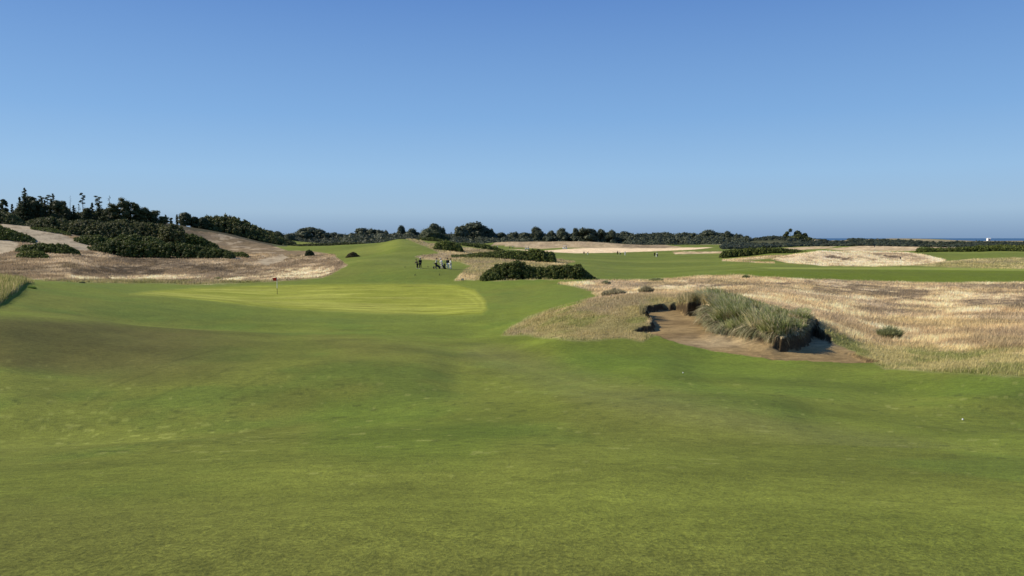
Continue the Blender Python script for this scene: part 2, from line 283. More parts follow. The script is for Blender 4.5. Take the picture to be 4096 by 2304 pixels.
# lime-yellow patches low in the swale
sp = region([(-400,1660),(300,1650),(900,1670),(1200,1730),(1150,1800),(700,1800),(0,1760),(-400,1740)], 11, 24, 40, 20)
col = mix(col, C(.30, .32, .16), sp * sstep(.70, .78, fbm(XX / .22, YY / .18, 61, 2)) * .34)
col = mix(col, C(.24, .25, .14), sstep(.80, .86, fbm(XX / .3, YY / .28, 63, 2)) * .45 * sstep(34, 20, YY) * sstep(5, 9, YY))
col = mix(col, C(.05, .062, .022), sstep(.78, .84, fbm(XX / .3, YY / .3, 67, 2)) * .6 * sstep(34, 20, YY) * sstep(7, 12, YY))
col = mix(col, C(.125, .155, .042), collar * .30)
drift = fbm(XX / 5 + 3, YY / 3.2, 58, 3); near_ = sstep(60, 40, YY)
col = col * (1 - .15 * (sstep(.50, .66, drift) * near_)[..., None]) * (1 + .12 * (sstep(.46, .32, drift) * near_)[..., None])
# wheel and mower tracks
def track(P, y0, y1, w_):
    P = np.array(P, float); d = np.full(ZZ.shape, 1e9); m = (YY > y0) & (YY < y1)
    x, y = PX[m], PY[m]; dd = np.full(x.shape, 1e9)
    for i in range(len(P) - 1):
        ax, ay = P[i]; ex, ey = P[i + 1] - P[i]; t = np.clip(((x - ax) * ex + (y - ay) * ey) / (ex * ex + ey * ey), 0, 1); dd = np.minimum(dd, np.hypot(x - ax - ex * t, y - ay - ey * t))
    d[m] = dd; return np.exp(-(d / w_) ** 2)
for P in ([(340,1620),(430,1560),(520,1520),(620,1488)], [(500,1650),(640,1585),(800,1510)], [(880,1592),(960,1555),(1090,1488)], [(690,1445),(860,1400)], [(720,1560),(860,1500),(930,1470)]):
    col = col * (1 - .20 * track(P, 15, 45, 4)[..., None])
for P in ([(1900,1400),(2050,1455),(2300,1530),(2560,1580),(2750,1610)], [(2100,1560),(2500,1600),(2900,1690)], [(1950,1300),(1750,1290),(1400,1300),(1000,1290)]):
    col = col * (1 + .16 * track(P, 12, 60, 7)[..., None])
# mower cuts on the putting green
st = .5 + .5 * np.sin((YY + XX * .05) * 2.1)
gcol = np.ones_like(col) * C(.205, .218, .075)
gcol = mix(gcol, C(.165, .185, .055), sstep(.3, .7, fbm(XX / 8, YY / 2.0, 71, 3)) * .8)
gcol = mix(gcol, C(.275, .28, .125), sstep(.45, .7, fbm(XX / 12, YY / 3, 73, 3)) * .6)
ringd = poly_sdf(PX, PY, np.array([(520,1176),(620,1163),(760,1153),(900,1146),(1100,1141),(1400,1136),(1700,1136),(1830,1141),(1900,1160),(1940,1200),(1950,1238),(1925,1257),(1800,1260),(1500,1252),(1200,1238),(1000,1222),(850,1205),(700,1188)], float))
ring = (np.exp(-((ringd - 14) / 4) ** 2) + np.exp(-((ringd - 34) / 5) ** 2) + .7 * np.exp(-((ringd - 62) / 6) ** 2)) * sstep(1650, 1850, PX)
gcol = gcol * (1 + .16 * ring[..., None])
col = mix(col, gcol, green)
fairfar = sstep(118, 135, YY)
col = mix(col, C(.105, .125, .045), fairfar * .5)
# right hand green with its bank
rg = region([(3000,1066),(3300,1071),(3600,1069),(4096,1074),(7000,1076),(7000,1084),(4096,1083),(3600,1078),(3100,1077)], 126, 160, 2, 1)
col = mix(col, C(.19, .215, .085), rg * .9)
rbk = region([(2900,1085),(3300,1078),(4096,1084),(7000,1085),(7000,1130),(4096,1128),(3600,1127),(3100,1110)], 104, 134, 3, 4)
col = mix(col, C(.082, .112, .010), rbk * .85)
lg = region([(1180,975),(1250,962),(1440,962),(1470,978),(1300,982)], 260, 420, 2, 2)
col = mix(col, C(.18, .19, .065), lg * .8)
band = fbm(XX / 38, YY / 11, 53, 3)
col = mix(col, C(.080, .098, .030), sstep(.50, .68, band) * .55 * fairfar_)
col = mix(col, C(.150, .165, .062), sstep(.47, .30, band) * .5 * fairfar_)
col = col * C(1.31, 1.31, .61)
rl = region([(1900,1372),(2150,1430),(2400,1510),(2750,1590),(3200,1680),(3700,1770),(4096,1830),(4096,1900),(3400,1800),(2700,1680),(2300,1600),(2000,1500),(1850,1420)], 12, 42, 22, 18)
col = mix(col, C(.135, .135, .055), rl * .3)
hol = region([(300,1218),(450,1208),(620,1214),(800,1236),(900,1268),(860,1300),(600,1294),(400,1268)], 42, 66, 12, 10)  # lusher turf in the left hollow, with its shade painted into the tint
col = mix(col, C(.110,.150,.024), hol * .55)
hol2 = region([(1000,1262),(1500,1275),(1950,1270),(2150,1255),(2100,1285),(1500,1300),(1000,1290)], 52, 74, 10, 8)  # darker green strip before the green, hollow shade put into the colour
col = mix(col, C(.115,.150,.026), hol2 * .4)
hol3 = region([(2000,1165),(2250,1150),(2360,1180),(2300,1205),(2150,1230),(2000,1210)], 55, 110, 12, 10)  # apron dip tinted darker green, painted shade as in the other hollows
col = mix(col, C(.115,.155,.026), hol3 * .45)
# dry rough
s1 = fbm(XX / 1.6, YY / 2.2, 81, 4); s2 = fbm(XX / 6, YY / 9, 83, 4)
sc_ = np.ones_like(col) * C(.43, .325, .185)
sc_ = mix(sc_, C(.56, .44, .27), sstep(.45, .62, s2) * .8)
sc_ = mix(sc_, C(.25, .185, .105), sstep(.52, .72, s1) * .75)
sc_ = mix(sc_, C(.20, .18, .085), sstep(.55, .75, fbm(XX / 4, YY / 7, 87, 3)) * .5)
sc_ = mix(sc_, C(.66, .52, .33), np.maximum(FART, RM * .75) * .8)
lf = LEFT * sstep(200, 185, YY)
sc_ = mix(sc_, C(.235, .180, .115), lf * .8)
lstr = region([(230,1100),(700,1098),(940,1110),(1060,1085),(1330,1062),(1340,1082),(1280,1108),(1080,1126),(850,1128),(600,1120),(300,1118)], 80, 170, 5, 14)
sc_ = mix(sc_, C(.95, .78, .50), lstr * sstep(.36, .52, s1) * .85)
sc_ = mix(sc_, C(.22, .165, .095), (LEFT * sstep(195, 215, YY)) * .8)
sc_ = mix(sc_, C(.120, .095, .055), sstep(.54, .64, fbm(XX / 2.2, YY / 4.5, 187, 4)) * .6 * (1 - .7 * FART))
sc_ = mix(sc_, C(.66, .54, .36), sstep(.56, .66, fbm(XX / 3.0, YY / 6.0, 189, 4)) * .5)
sc_ = mix(sc_, C(.205, .185, .085), np.maximum(MID, HILLT) * (.50 + .45 * sstep(.66, .44, s2)))
sc_ = mix(sc_, C(.22, .205, .085), SEMI * (.85))
sc_ = mix(sc_, C(.115, .135, .038), SEMI * sstep(.45, .6, s1) * .7)
sc_ = mix(sc_, C(.180, .160, .066), MND * .9)
sc_ = mix(sc_, C(.115, .135, .034), MND * sstep(.46, .62, fbm(XX / 1.1, YY / 1.6, 33, 3)) * .5)
sc_ = mix(sc_, C(.28, .22, .11), MND * sstep(.5, .7, s2) * .6)
sc_ = mix(sc_, C(.25, .20, .12), FARD * .6)
sc_ = mix(sc_, C(.105, .082, .054), HEATH * sstep(.24, .46, s1) * .95)
sc_ = mix(sc_, C(.21, .165, .11), sstep(.56, .66, fbm(XX / 7 + 3, YY / 13, 89, 4)) * .55 * (1 - FART) * (1 - RM * .6))
sc_ = mix(sc_, C(.17, .155, .09), FDUNE * .8)
col = mix(col, sc_ * C(1.36, 1.32, 1.27) * (1 - .30 * lf_[..., None]), straw)
col = mix(col, mix(np.ones_like(col) * C(.47, .385, .25), C(.27, .21, .13), sstep(.5, .72, s1) * .8), SANDL)
scr = mix(np.ones_like(col) * C(.040, .050, .026), C(.075, .080, .040), sstep(.45, .7, fbm(XX / 18, YY / 40, 91, 3)))
col = mix(col, scr, SCRUB * .92)
for P in ([(3300,1026),(3330,1022),(3365,1027),(3370,1034),(3330,1033),(3305,1032)], [(3362,1036),(3395,1030),(3400,1036),(3375,1041)], [(3500,1018),(3560,1022),(3620,1030),(3560,1030)]):
    col = mix(col, C(.10, .075, .05), region(P, 150, 235, 3, 5) * .85)
# bunker sand
snd = np.ones_like(col) * C(.290, .205, .095)
snd = mix(snd, C(.185, .128, .062), sstep(.42, .62, fbm(XX / 3.5, YY / 1.1, 95, 3)) * .8)
dry = np.exp(-((XX - 10.0) ** 2 / 5 + (YY - 36.8) ** 2 / 1.2)) + np.exp(-((XX - 14.6) ** 2 / 5 + (YY - 37.5) ** 2 / 2.0)) * .9
snd = mix(snd, C(.47, .36, .20), np.clip(dry, 0, 1) * .8)
col = mix(col, snd, SAND)
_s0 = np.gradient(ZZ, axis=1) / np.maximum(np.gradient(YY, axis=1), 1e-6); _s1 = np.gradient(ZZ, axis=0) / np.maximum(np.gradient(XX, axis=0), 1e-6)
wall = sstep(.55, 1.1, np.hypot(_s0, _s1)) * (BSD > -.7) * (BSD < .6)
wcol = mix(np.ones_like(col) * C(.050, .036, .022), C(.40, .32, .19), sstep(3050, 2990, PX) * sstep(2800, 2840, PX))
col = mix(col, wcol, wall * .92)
col = np.clip(col * (0.9 + 0.2 * n3[..., None]), 0.005, .9)
# forest floor
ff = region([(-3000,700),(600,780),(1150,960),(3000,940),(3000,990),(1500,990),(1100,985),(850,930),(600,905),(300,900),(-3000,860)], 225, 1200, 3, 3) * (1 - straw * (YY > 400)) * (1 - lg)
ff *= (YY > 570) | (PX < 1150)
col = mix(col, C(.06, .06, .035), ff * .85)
# ------------------------------------------------------------------ height lookup
def gidx(x, y):
    x = np.asarray(x, float); y = np.asarray(y, float)
    j = np.interp(y, YS, np.arange(len(YS))); wv = np.sqrt(y ** 2 + 25.0)
    i = np.interp(x / wv, U, np.arange(len(U))); return i, j
def gz(x, y):
    i, j = gidx(x, y); return bil(ZZ, np.atleast_1d(i), np.atleast_1d(j)) + CAMZ
def look(M, x, y):
    i, j = gidx(x, y); return bil(M, np.atleast_1d(i), np.atleast_1d(j))
def atx(px, Y, row=1050):
    z = unproj_z(row, Y); return (px - CX) / F * (Y * CP - z * SP)
# ------------------------------------------------------------------ scene helpers
COLL = scene.collection
def tag(o, label=None, cat=None, group=None, kind=None):
    if label: o['label'] = label
    if cat: o['category'] = cat
    if group: o['group'] = group
    if kind: o['kind'] = kind
    return o
def link(name, me, mat=None, parent=None):
    o = bpy.data.objects.new(name, me); COLL.objects.link(o)
    if mat and me is not None and len(me.materials) == 0: me.materials.append(mat)
    if parent: o.parent = parent
    return o
def empty(name, loc, rz=0.0):
    o = bpy.data.objects.new(name, None); COLL.objects.link(o); o.location = loc; o.rotation_euler = (0, 0, rz); o.empty_display_size = .2
    return o
def copy_tree(o, parent=None):
    c = o.copy(); COLL.objects.link(c); c.parent = parent
    for ch in list(o.children): copy_tree(ch, c)
    return c
def mesh_np(name, V, Fa, colr=None, smooth=False):
    me = bpy.data.meshes.new(name); V = np.asarray(V, np.float32); Fa = np.asarray(Fa, np.int32)
    n, k = Fa.shape
    me.vertices.add(len(V)); me.vertices.foreach_set('co', V.ravel())
    me.loops.add(n * k); me.loops.foreach_set('vertex_index', Fa.ravel())
    me.polygons.add(n); me.polygons.foreach_set('loop_start', np.arange(0, n * k, k, dtype=np.int32))
    me.update(calc_edges=True)
    if colr is not None:
        a = me.color_attributes.new('col', 'FLOAT_COLOR', 'POINT')
        c4 = np.ones((len(V), 4), np.float32); c4[:, :3] = colr; a.data.foreach_set('color', c4.ravel())
    me.polygons.foreach_set('use_smooth', np.full(n, smooth)); me.update()
    return me
def principled(name, color=(.5, .5, .5), rough=.8, spec=.3, metal=0.0):
    m = bpy.data.materials.new(name); m.use_nodes = True; b = m.node_tree.nodes['Principled BSDF']
    b.inputs['Base Color'].default_value = (*color, 1); b.inputs['Roughness'].default_value = rough
    b.inputs['Specular IOR Level'].default_value = spec; b.inputs['Metallic'].default_value = metal
    return m
def speckle(m, scale=40, amt=.15, bump=0.0, attr=None, color=None, stretch=None):
    """procedural tone variation on top of a base colour or attribute"""
    t = m.node_tree; N = t.nodes; L = t.links; b = N['Principled BSDF']
    tc = N.new('ShaderNodeTexCoord'); mp = N.new('ShaderNodeMapping'); L.new(tc.outputs['Object'], mp.inputs[0])
    if stretch: mp.inputs['Scale'].default_value = stretch
    no = N.new('ShaderNodeTexNoise'); no.inputs['Scale'].default_value = scale; no.inputs['Detail'].default_value = 4
    L.new(mp.outputs[0], no.inputs['Vector'])
    mr = N.new('ShaderNodeMapRange'); mr.inputs['From Min'].default_value = .3; mr.inputs['From Max'].default_value = .7
    mr.inputs['To Min'].default_value = 1 - amt; mr.inputs['To Max'].default_value = 1 + amt; L.new(no.outputs[0], mr.inputs[0])
    mx = N.new('ShaderNodeVectorMath'); mx.operation = 'SCALE'
    if attr:
        at = N.new('ShaderNodeAttribute'); at.attribute_name = attr; L.new(at.outputs['Color'], mx.inputs[0])
    else: mx.inputs[0].default_value = b.inputs['Base Color'].default_value[:3]
    L.new(mr.outputs[0], mx.inputs['Scale']); L.new(mx.outputs[0], b.inputs['Base Color'])
    if bump:
        bp = N.new('ShaderNodeBump'); bp.inputs['Distance'].default_value = bump; bp.inputs['Strength'].default_value = 1
        L.new(no.outputs[0], bp.inputs['Height']); L.new(bp.outputs[0], b.inputs['Normal'])
    return m
# ------------------------------------------------------------------ ground material
def ground_mat(name, fine, mid, bump, stretch=(1, 1, 1), sheen=0.0, va=.4, vb=.32):
    m = principled(name, rough=1.0, spec=.04); t = m.node_tree; N = t.nodes; L = t.links; b = N['Principled BSDF']
    if sheen: b.inputs['Sheen Weight'].default_value = sheen; b.inputs['Sheen Roughness'].default_value = .5; b.inputs['Sheen Tint'].default_value = (.85, .95, .55, 1)
    at = N.new('ShaderNodeAttribute'); at.attribute_name = 'col'
    tc = N.new('ShaderNodeTexCoord'); mp = N.new('ShaderNodeMapping'); mp.inputs['Scale'].default_value = stretch; L.new(tc.outputs['Object'], mp.inputs[0])
    def noise(scale, det, rough=.6):
        n = N.new('ShaderNodeTexNoise'); n.inputs['Scale'].default_value = scale; n.inputs['Detail'].default_value = det; n.inputs['Roughness'].default_value = rough
        L.new(mp.outputs[0], n.inputs['Vector']); return n
    def rng_(n, a, c, lo=.3, hi=.7):
        r = N.new('ShaderNodeMapRange'); r.inputs['From Min'].default_value = lo; r.inputs['From Max'].default_value = hi
        r.inputs['To Min'].default_value = a; r.inputs['To Max'].default_value = c; L.new(n.outputs[0], r.inputs[0]); return r
    nA = noise(fine, 5, .7); nB = noise(mid, 6, .65); nC = noise(mid * .16, 4)
    rA = rng_(nA, 1 - va, 1 + va); rB = rng_(nB, 1 - vb, 1 + vb); rC = rng_(nC, .90, 1.10)
    m1 = N.new('ShaderNodeMath'); m1.operation = 'MULTIPLY'; L.new(rA.outputs[0], m1.inputs[0]); L.new(rB.outputs[0], m1.inputs[1])
    m2 = N.new('ShaderNodeMath'); m2.operation = 'MULTIPLY'; L.new(m1.outputs[0], m2.inputs[0]); L.new(rC.outputs[0], m2.inputs[1])
    mx = N.new('ShaderNodeVectorMath'); mx.operation = 'SCALE'; L.new(at.outputs['Color'], mx.inputs[0]); L.new(m2.outputs[0], mx.inputs['Scale'])
    L.new(mx.outputs[0], b.inputs['Base Color'])
    bp = N.new('ShaderNodeBump'); bp.inputs['Distance'].default_value = bump; bp.inputs['Strength'].default_value = .8
    ad = N.new('ShaderNodeMath'); ad.operation = 'ADD'; L.new(nA.outputs[0], ad.inputs[0]); L.new(nB.outputs[0], ad.inputs[1])
    L.new(ad.outputs[0], bp.inputs['Height']); L.new(bp.outputs[0], b.inputs['Normal'])
    return m
M_turf = ground_mat('mown_turf', 30, 5.0, .03, (.9, 1, 1), .05, .45, .24)
M_green = ground_mat('close_cut_turf', 8, .6, .004, (.30, 1.8, 1))
M_rough = ground_mat('dry_rough_ground', 9, 1.6, .08)
M_sand = ground_mat('bunker_sand', 22, 2.4, .03, (.7, 1.6, 1))
# ------------------------------------------------------------------ split the terrain sheet by surface class (one continuous sheet, shared edges)
nu, ny = ZZ.shape
VV = np.stack([XX, YY, ZZ + CAMZ], -1).reshape(-1, 3)
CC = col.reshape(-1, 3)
idx = np.arange(nu * ny).reshape(nu, ny)
Q = np.stack([idx[:-1, :-1], idx[1:, :-1], idx[1:, 1:], idx[:-1, 1:]], -1).reshape(-1, 4)
du = np.gradient(VV.reshape(nu, ny, 3), axis=0); dy = np.gradient(VV.reshape(nu, ny, 3), axis=1)
NN = np.cross(du, dy).reshape(-1, 3); NN /= np.linalg.norm(NN, axis=1)[:, None] + 1e-12
def fm(M):
    return (M[:-1, :-1] + M[1:, :-1] + M[1:, 1:] + M[:-1, 1:]).ravel() / 4
cls = np.zeros(len(Q), int)
cls[fm(straw) > .5] = 2
cls[fm(SCRUB) > .5] = 2
cls[fm(SANDL) > .5] = 4
cls[fm(green) > .5] = 1
cls[fm(np.maximum(SAND, 0)) > .5] = 3
for k, (nm, mt, lb) in enumerate([('fairway', M_turf, 'mown olive green fairway turf rolling towards the putting green'),
                         ('putting_green', M_green, 'yellow green putting surface around the red flag'),
                         ('rough_ground', M_rough, 'dry straw coloured rough ground and scrubby dunes'),
                         ('bunker_sand', M_sand, 'brown sand floor of the bunker below the grassy lip'),
                         ('dune_sand', M_sand, 'bare pale sand on the dune at the left')]):
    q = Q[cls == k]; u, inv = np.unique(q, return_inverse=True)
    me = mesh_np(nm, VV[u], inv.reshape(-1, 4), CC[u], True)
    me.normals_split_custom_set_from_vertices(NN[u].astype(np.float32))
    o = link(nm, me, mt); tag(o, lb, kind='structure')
# sea
def sea():
    R = [700, 1500, 4000, 12000, 30000, 80000]; n = 96; V = [(0, 0, 0)]; Fq = []
    for r in R:
        for i in range(n):
            a = 2 * math.pi * i / n; V.append((r * math.cos(a), r * math.sin(a), 0))
    Fq = []
    for k in range(len(R) - 1):
        for i in range(n):
            a = 1 + k * n + i; b = 1 + k * n + (i + 1) % n
            Fq.append((a, a + n, b + n, b))
    m = principled('sea_water', (.045, .115, .215), .6, .25); t = m.node_tree; N = t.nodes; L = t.links
    no = N.new('ShaderNodeTexNoise'); no.inputs['Scale'].default_value = .05; no.inputs['Detail'].default_value = 6
    tc = N.new('ShaderNodeTexCoord'); L.new(tc.outputs['Object'], no.inputs['Vector'])
    bp = N.new('ShaderNodeBump'); bp.inputs['Distance'].default_value = 1.5; L.new(no.outputs[0], bp.inputs['Height']); L.new(bp.outputs[0], N['Principled BSDF'].inputs['Normal'])
    o = link('sea', mesh_np('sea', V, Fq, None, True), m); tag(o, 'strip of blue ocean on the horizon at the right', kind='structure'); o.location = (0, 0, -0.4)
sea()
# ------------------------------------------------------------------ foliage
def ico(lv=2):
    import bmesh
    b = bmesh.new(); bmesh.ops.create_icosphere(b, subdivisions=lv, radius=1.0)
    V = np.array([v.co[:] for v in b.verts]); Fc = np.array([[v.index for v in f.verts] for f in b.faces]); b.free(); return V, Fc
ICO_V, ICO_F = ico(2); LOW_V, LOW_F = ico(1)
class Leaf:
    def __init__(s): s.V = []; s.F = []; s.C = []; s.n = 0
    def tris(s, V, Cc):            # V (n,3,3)
        n = len(V); s.V.append(V.reshape(-1, 3)); s.F.append(np.arange(n * 3).reshape(-1, 3) + s.n); s.C.append(np.repeat(Cc, 3, axis=0)); s.n += n * 3
    def lump(s, c, r, colr, squash=.85):
        V = LOW_V * (1 + (rng.random((len(LOW_V), 1)) - .5) * .45) * r * np.array([1, 1, squash]) + np.array(c)
        s.V.append(V); s.F.append(LOW_F + s.n); s.C.append(np.repeat(np.array([colr]), len(V), axis=0)); s.n += len(V)
    def mesh(s, name, smooth=False):
        return mesh_np(name, np.concatenate(s.V), np.concatenate(s.F), np.clip(np.concatenate(s.C), 0, 1), smooth)
def leaves_on(cs, rs, n, size, colr, var=.35, squash=.85, droop=0.0, up=.35, aspect=1.0):
    """n little leaf faces on each lump; cs (m,3) rs (m,)"""
    m = len(cs); d = rng.normal(size=(m * n, 3)); d[:, 2] += up; d /= np.linalg.norm(d, axis=1)[:, None]
    c = np.repeat(cs, n, 0); r = np.repeat(rs, n)[:, None]
    p = c + d * r * np.array([1, 1, squash]) * (.82 + .34 * rng.random((m * n, 1)))
    nrm = d + rng.normal(size=d.shape) * .45; nrm /= np.linalg.norm(nrm, axis=1)[:, None]
    a = np.cross(nrm, rng.normal(size=d.shape)); a /= np.linalg.norm(a, axis=1)[:, None]; b = np.cross(nrm, a)
    sz = size * (.6 + .8 * rng.random((m * n, 1)))
    V = np.stack([p + a * sz * aspect, p - a * sz * .5 * aspect + b * sz * .8, p - a * sz * .5 * aspect - b * sz * .8], 1)
    V[:, 0, 2] -= droop * sz[:, 0]
    lum = np.repeat(1 + (rng.random(m) - .5) * var, n) * (1 + (rng.random(m * n) - .5) * var * 1.3)
    tint = rng.random((m * n, 1)) * np.array([[.010, .006, -.002]])
    return V, np.array(colr)[None, :] * lum[:, None] + tint
M_leaf = principled('evergreen_foliage', rough=.65, spec=.25); speckle(M_leaf, 3, .12, 0, 'col')
M_bark = principled('bark', (.09, .075, .06), .9, .1); speckle(M_bark, 12, .3, .02)
M_dry = principled('dry_grass', rough=.8, spec=.15); speckle(M_dry, 2, .12, 0, 'col')
def translucent(m, f, tint=(1, 1, 1)):
    t = m.node_tree; N = t.nodes; L = t.links; b = N['Principled BSDF']; out = N['Material Output']
    tr = N.new('ShaderNodeBsdfTranslucent'); src = b.inputs['Base Color'].links[0].from_socket; L.new(src, tr.inputs['Color'])
    mx = N.new('ShaderNodeMixShader'); mx.inputs[0].default_value = f; L.new(b.outputs[0], mx.inputs[1]); L.new(tr.outputs[0], mx.inputs[2]); L.new(mx.outputs[0], out.inputs['Surface'])
translucent(M_dry, .42); translucent(M_leaf, .22)
GORSE = (.078, .105, .026); GORSE2 = (.105, .130, .032); PINE = (.062, .078, .032); CYP = (.078, .092, .034)
def bank(name, label, out, Y, depth=2.5, colr=GORSE, lump=(.35, .75), dens=1.0, leafn=46, leaf=.13, cat='bush', group=None, sink=.15, zbase=None):
    """a bush or thicket: out = skyline in photo px, standing at depth Y"""
    out = np.array(out, float); sc = Y / F
    px0, px1 = out[:, 0].min(), out[:, 0].max(); Lm = (px1 - px0) * sc
    lump = (lump[0] * .62, lump[1] * .62); leafn = int(leafn * .42)
    xs = rng.random(int(max(16, Lm * depth * 2 * dens / (lump[1] ** 2) * 1.25)))
    s = rng.uniform(-1, 1, len(xs)); px = px0 + xs * (px1 - px0)
    X = atx(px, Y); top = unproj_z(np.interp(px, out[:, 0], out[:, 1]) + (5 if px1 < 1100 or px1 > 2800 else -3), Y) + CAMZ
    Yp = Y + s * depth; X = X * Yp / Y
    g = gz(X, Yp); gc = gz(atx(px, Y), np.full_like(px, Y)); h = np.maximum(top - gc, .25); kk = sum(map(ord, label)) % 97; h = h * ((.74 if px1 < 1100 or px1 > 2800 else .82) + .42 * fbm(px * sc * .55 + kk, s * depth * .5, 3, 3))
    r = rng.uniform(lump[0], lump[1], len(xs)); r = np.minimum(r, h * .55 + .1)
    dome = np.sqrt(np.clip(1 - s ** 2, 0, 1)); zt = g + h * dome * (.80 + .22 * rng.random(len(xs)))
    cz = np.maximum(zt - r * .9, g + r * .1)
    cx = X; L = Leaf(); cs = np.stack([cx, Yp, cz], -1)
    # fill below high lumps
    extra = cz - g > r * 1.4
    c2 = cs[extra].copy(); c2[:, 2] = g[extra] + (c2[:, 2] - g[extra]) * rng.uniform(.2, .7, extra.sum()); c2[:, 1] -= rng.uniform(0, .5, extra.sum()) * depth * .3
    cs = np.concatenate([cs, c2]); r = np.concatenate([r, r[extra] * 1.1])
    for c, rr in zip(cs, r): L.lump(c, rr * .80, np.array(colr) * .9, .85)
    V, cc = leaves_on(cs, r, int(leafn * 1.5), leaf * .92, np.array(colr) * np.array([1.9, 1.65, 1.15]) * (.62 + .3 * (kk % 7) / 6), .95); L.tris(V, cc)
    # sprigs that break the outline
    k = int(len(cs) * 1.6); ii = rng.integers(0, len(cs), k); dd = rng.normal(size=(k, 3)) * .45 + np.array([0, 0, .9]); dd /= np.linalg.norm(dd, axis=1)[:, None]
    p = cs[ii] + dd * r[ii][:, None] * .9; tip = p + dd * (lump[1] * rng.uniform(.25, .8, (k, 1))); sd = rng.normal(size=(k, 3)); sd = np.cross(dd, sd); sd /= np.linalg.norm(sd, axis=1)[:, None]
    L.tris(np.stack([tip, p + sd * leaf * .8, p - sd * leaf * .8], 1), np.repeat(np.array([colr]), k, 0) * rng.uniform(.7, 1.4, (k, 1)))
    me = L.mesh(name); o = link(name, me, M_leaf)
    c0 = np.array([atx((px0 + px1) / 2, Y), Y, float(gz(atx((px0 + px1) / 2, Y), Y)[0])])
    me.transform(__import__('mathutils').Matrix.Translation(Vector(-c0))); o.location = c0
    tag(o, label, cat, group); return o
def ydepth(px, row, y0, y1):
    """depth at which the ground shows at a photo row"""
    Yq = np.linspace(y0, y1, 600); X = (px - CX) / F * Yq; _, r = proj(X, Yq, gz(X, Yq) - CAMZ); return float(Yq[np.argmin(np.abs(r - row))])
gb = 'gorse thickets on the left dune'
bank('gorse_bush', 'broad low dark gorse thicket just beyond the apron, front one of the central pair', [(1922,1112),(1935,1092),(1955,1078),(1990,1063),(2035,1053),(2065,1048),(2090,1055),(2112,1062),(2140,1069),(2180,1071),(2212,1066),(2270,1064),(2295,1066),(2312,1060),(2325,1068),(2335,1080),(2352,1095),(2380,1114)], 113, 2.6, GORSE, (.22, .5), 1.0, 60, .085, 'gorse bush', 'central gorse thickets')
bank('gorse_bush', 'long dark gorse thicket behind the front one, tallest at its right end', [(1808,1036),(1850,1023),(1900,1016),(1970,1010),(2010,1004),(2060,1005),(2110,1003),(2140,999),(2165,998),(2190,1009),(2212,1013),(2222,1040)], 168, 3.5, GORSE, (.35, .7), 1.0, 50, .13, 'gorse bush', 'central gorse thickets')
bank('gorse_bush', 'dark gorse patch on the right shoulder of the central grassy hill, above the golfers', [(1735,1000),(1745,975),(1775,962),(1805,968),(1840,980),(1850,1000)], 188, 3, GORSE, (.35, .7), 1.0, 45, .14, 'gorse bush', 'central gorse thickets')
bank('gorse_bush', 'thin line of gorse trailing right from the central hill towards the cart path', [(1790,985),(1850,974),(1900,976),(1950,982),(1990,992),(2012,1003)], 214, 3, GORSE, (.4, .8), 1.0, 45, .16, 'gorse bush', 'central gorse thickets')
bank('gorse_bush', 'small scruffy gorse on the hilltop beneath the dark conifer clump', [(1668,968),(1690,955),(1730,952),(1770,962),(1790,975)], 226, 2.5, GORSE, (.35, .7), 1.0, 45, .15, 'gorse bush', 'central gorse thickets')
bank('gorse_bush', 'dark gorse band beyond the fairway, left of the straw mound at the right', [(2880,1014),(2890,998),(2930,989),(2990,984),(3060,982),(3120,984),(3170,990),(3205,997),(3225,1010)], 240, 3, GORSE, (.45, .9), 1.0, 45, .17, 'gorse bush', 'right hand gorse bands')
bank('gorse_bush', 'dark gorse band along the back of the raised fairway at the far right', [(3660,1008),(3668,988),(3700,980),(3740,986),(3790,985),(3850,981),(3900,980),(3990,978),(4060,982),(4096,990),(4112,1004)], 248, 3, GORSE, (.45, .9), 1.0, 45, .17, 'gorse bush', 'right hand gorse bands')
bank('gorse_bush', 'second gorse band peeping over the far right one, paler and higher', [(3860,988),(3900,978),(3960,975),(4040,974),(4100,972),(4300,970)], 330, 6, GORSE2, (.6, 1.1), 1.0, 40, .22, 'gorse bush', 'right hand gorse bands')
bank('gorse_bush', 'low wide gorse bank at the foot of the left dune, longest thicket there', [(352,1000),(380,972),(440,957),(520,951),(600,955),(700,963),(800,975),(870,985),(925,996),(938,1016)], 186, 3.2, GORSE, (.4, .85), 1.0, 50, .14, 'gorse bush', gb)
bank('gorse_bush', 'small gorse tip at the right end of the long bank under the left dune', [(915,1014),(940,1002),(970,1002),(992,1013)], 194, 2, GORSE2, (.3, .5), 1.0, 45, .12, 'gorse bush', gb)
bank('gorse_bush', 'gorse mat between the bare sand and the brown rough at far left', [(66,992),(90,974),(150,966),(200,961),(250,968),(300,984),(318,998)], 166, 2, GORSE, (.3, .65), 1.0, 48, .12, 'gorse bush', gb)
bank('gorse_bush', 'small isolated green bush in the straw at far left, nearest of the left bushes', [(70,1012),(90,998),(130,993),(170,997),(192,1014)], 152, 2, GORSE2, (.25, .5), 1.0, 48, .11, 'gorse bush', gb)
bank('gorse_bush', 'dark gorse mound at the left frame edge below the bare sand slope', [(-160,930),(-60,895),(0,892),(40,905),(80,920),(110,932),(136,950),(144,964)], 186, 3, GORSE, (.4, .8), 1.0, 50, .14, 'gorse bush', gb)
bank('gorse_bush', 'highest dark thicket at the left frame edge above the bare sand', [(-220,840),(-80,835),(0,832),(50,842),(85,862),(108,892)], 216, 5, PINE, (.4, .9), 1.0, 46, .15, 'gorse bush', gb)
bank('gorse_bush', 'round topped dark thicket below the tall spruce on the left dune', [(96,898),(120,878),(160,862),(215,860),(265,870),(300,886),(310,908)], 215, 4, CYP, (.5, 1.0), 1.0, 50, .15, 'gorse bush', gb)
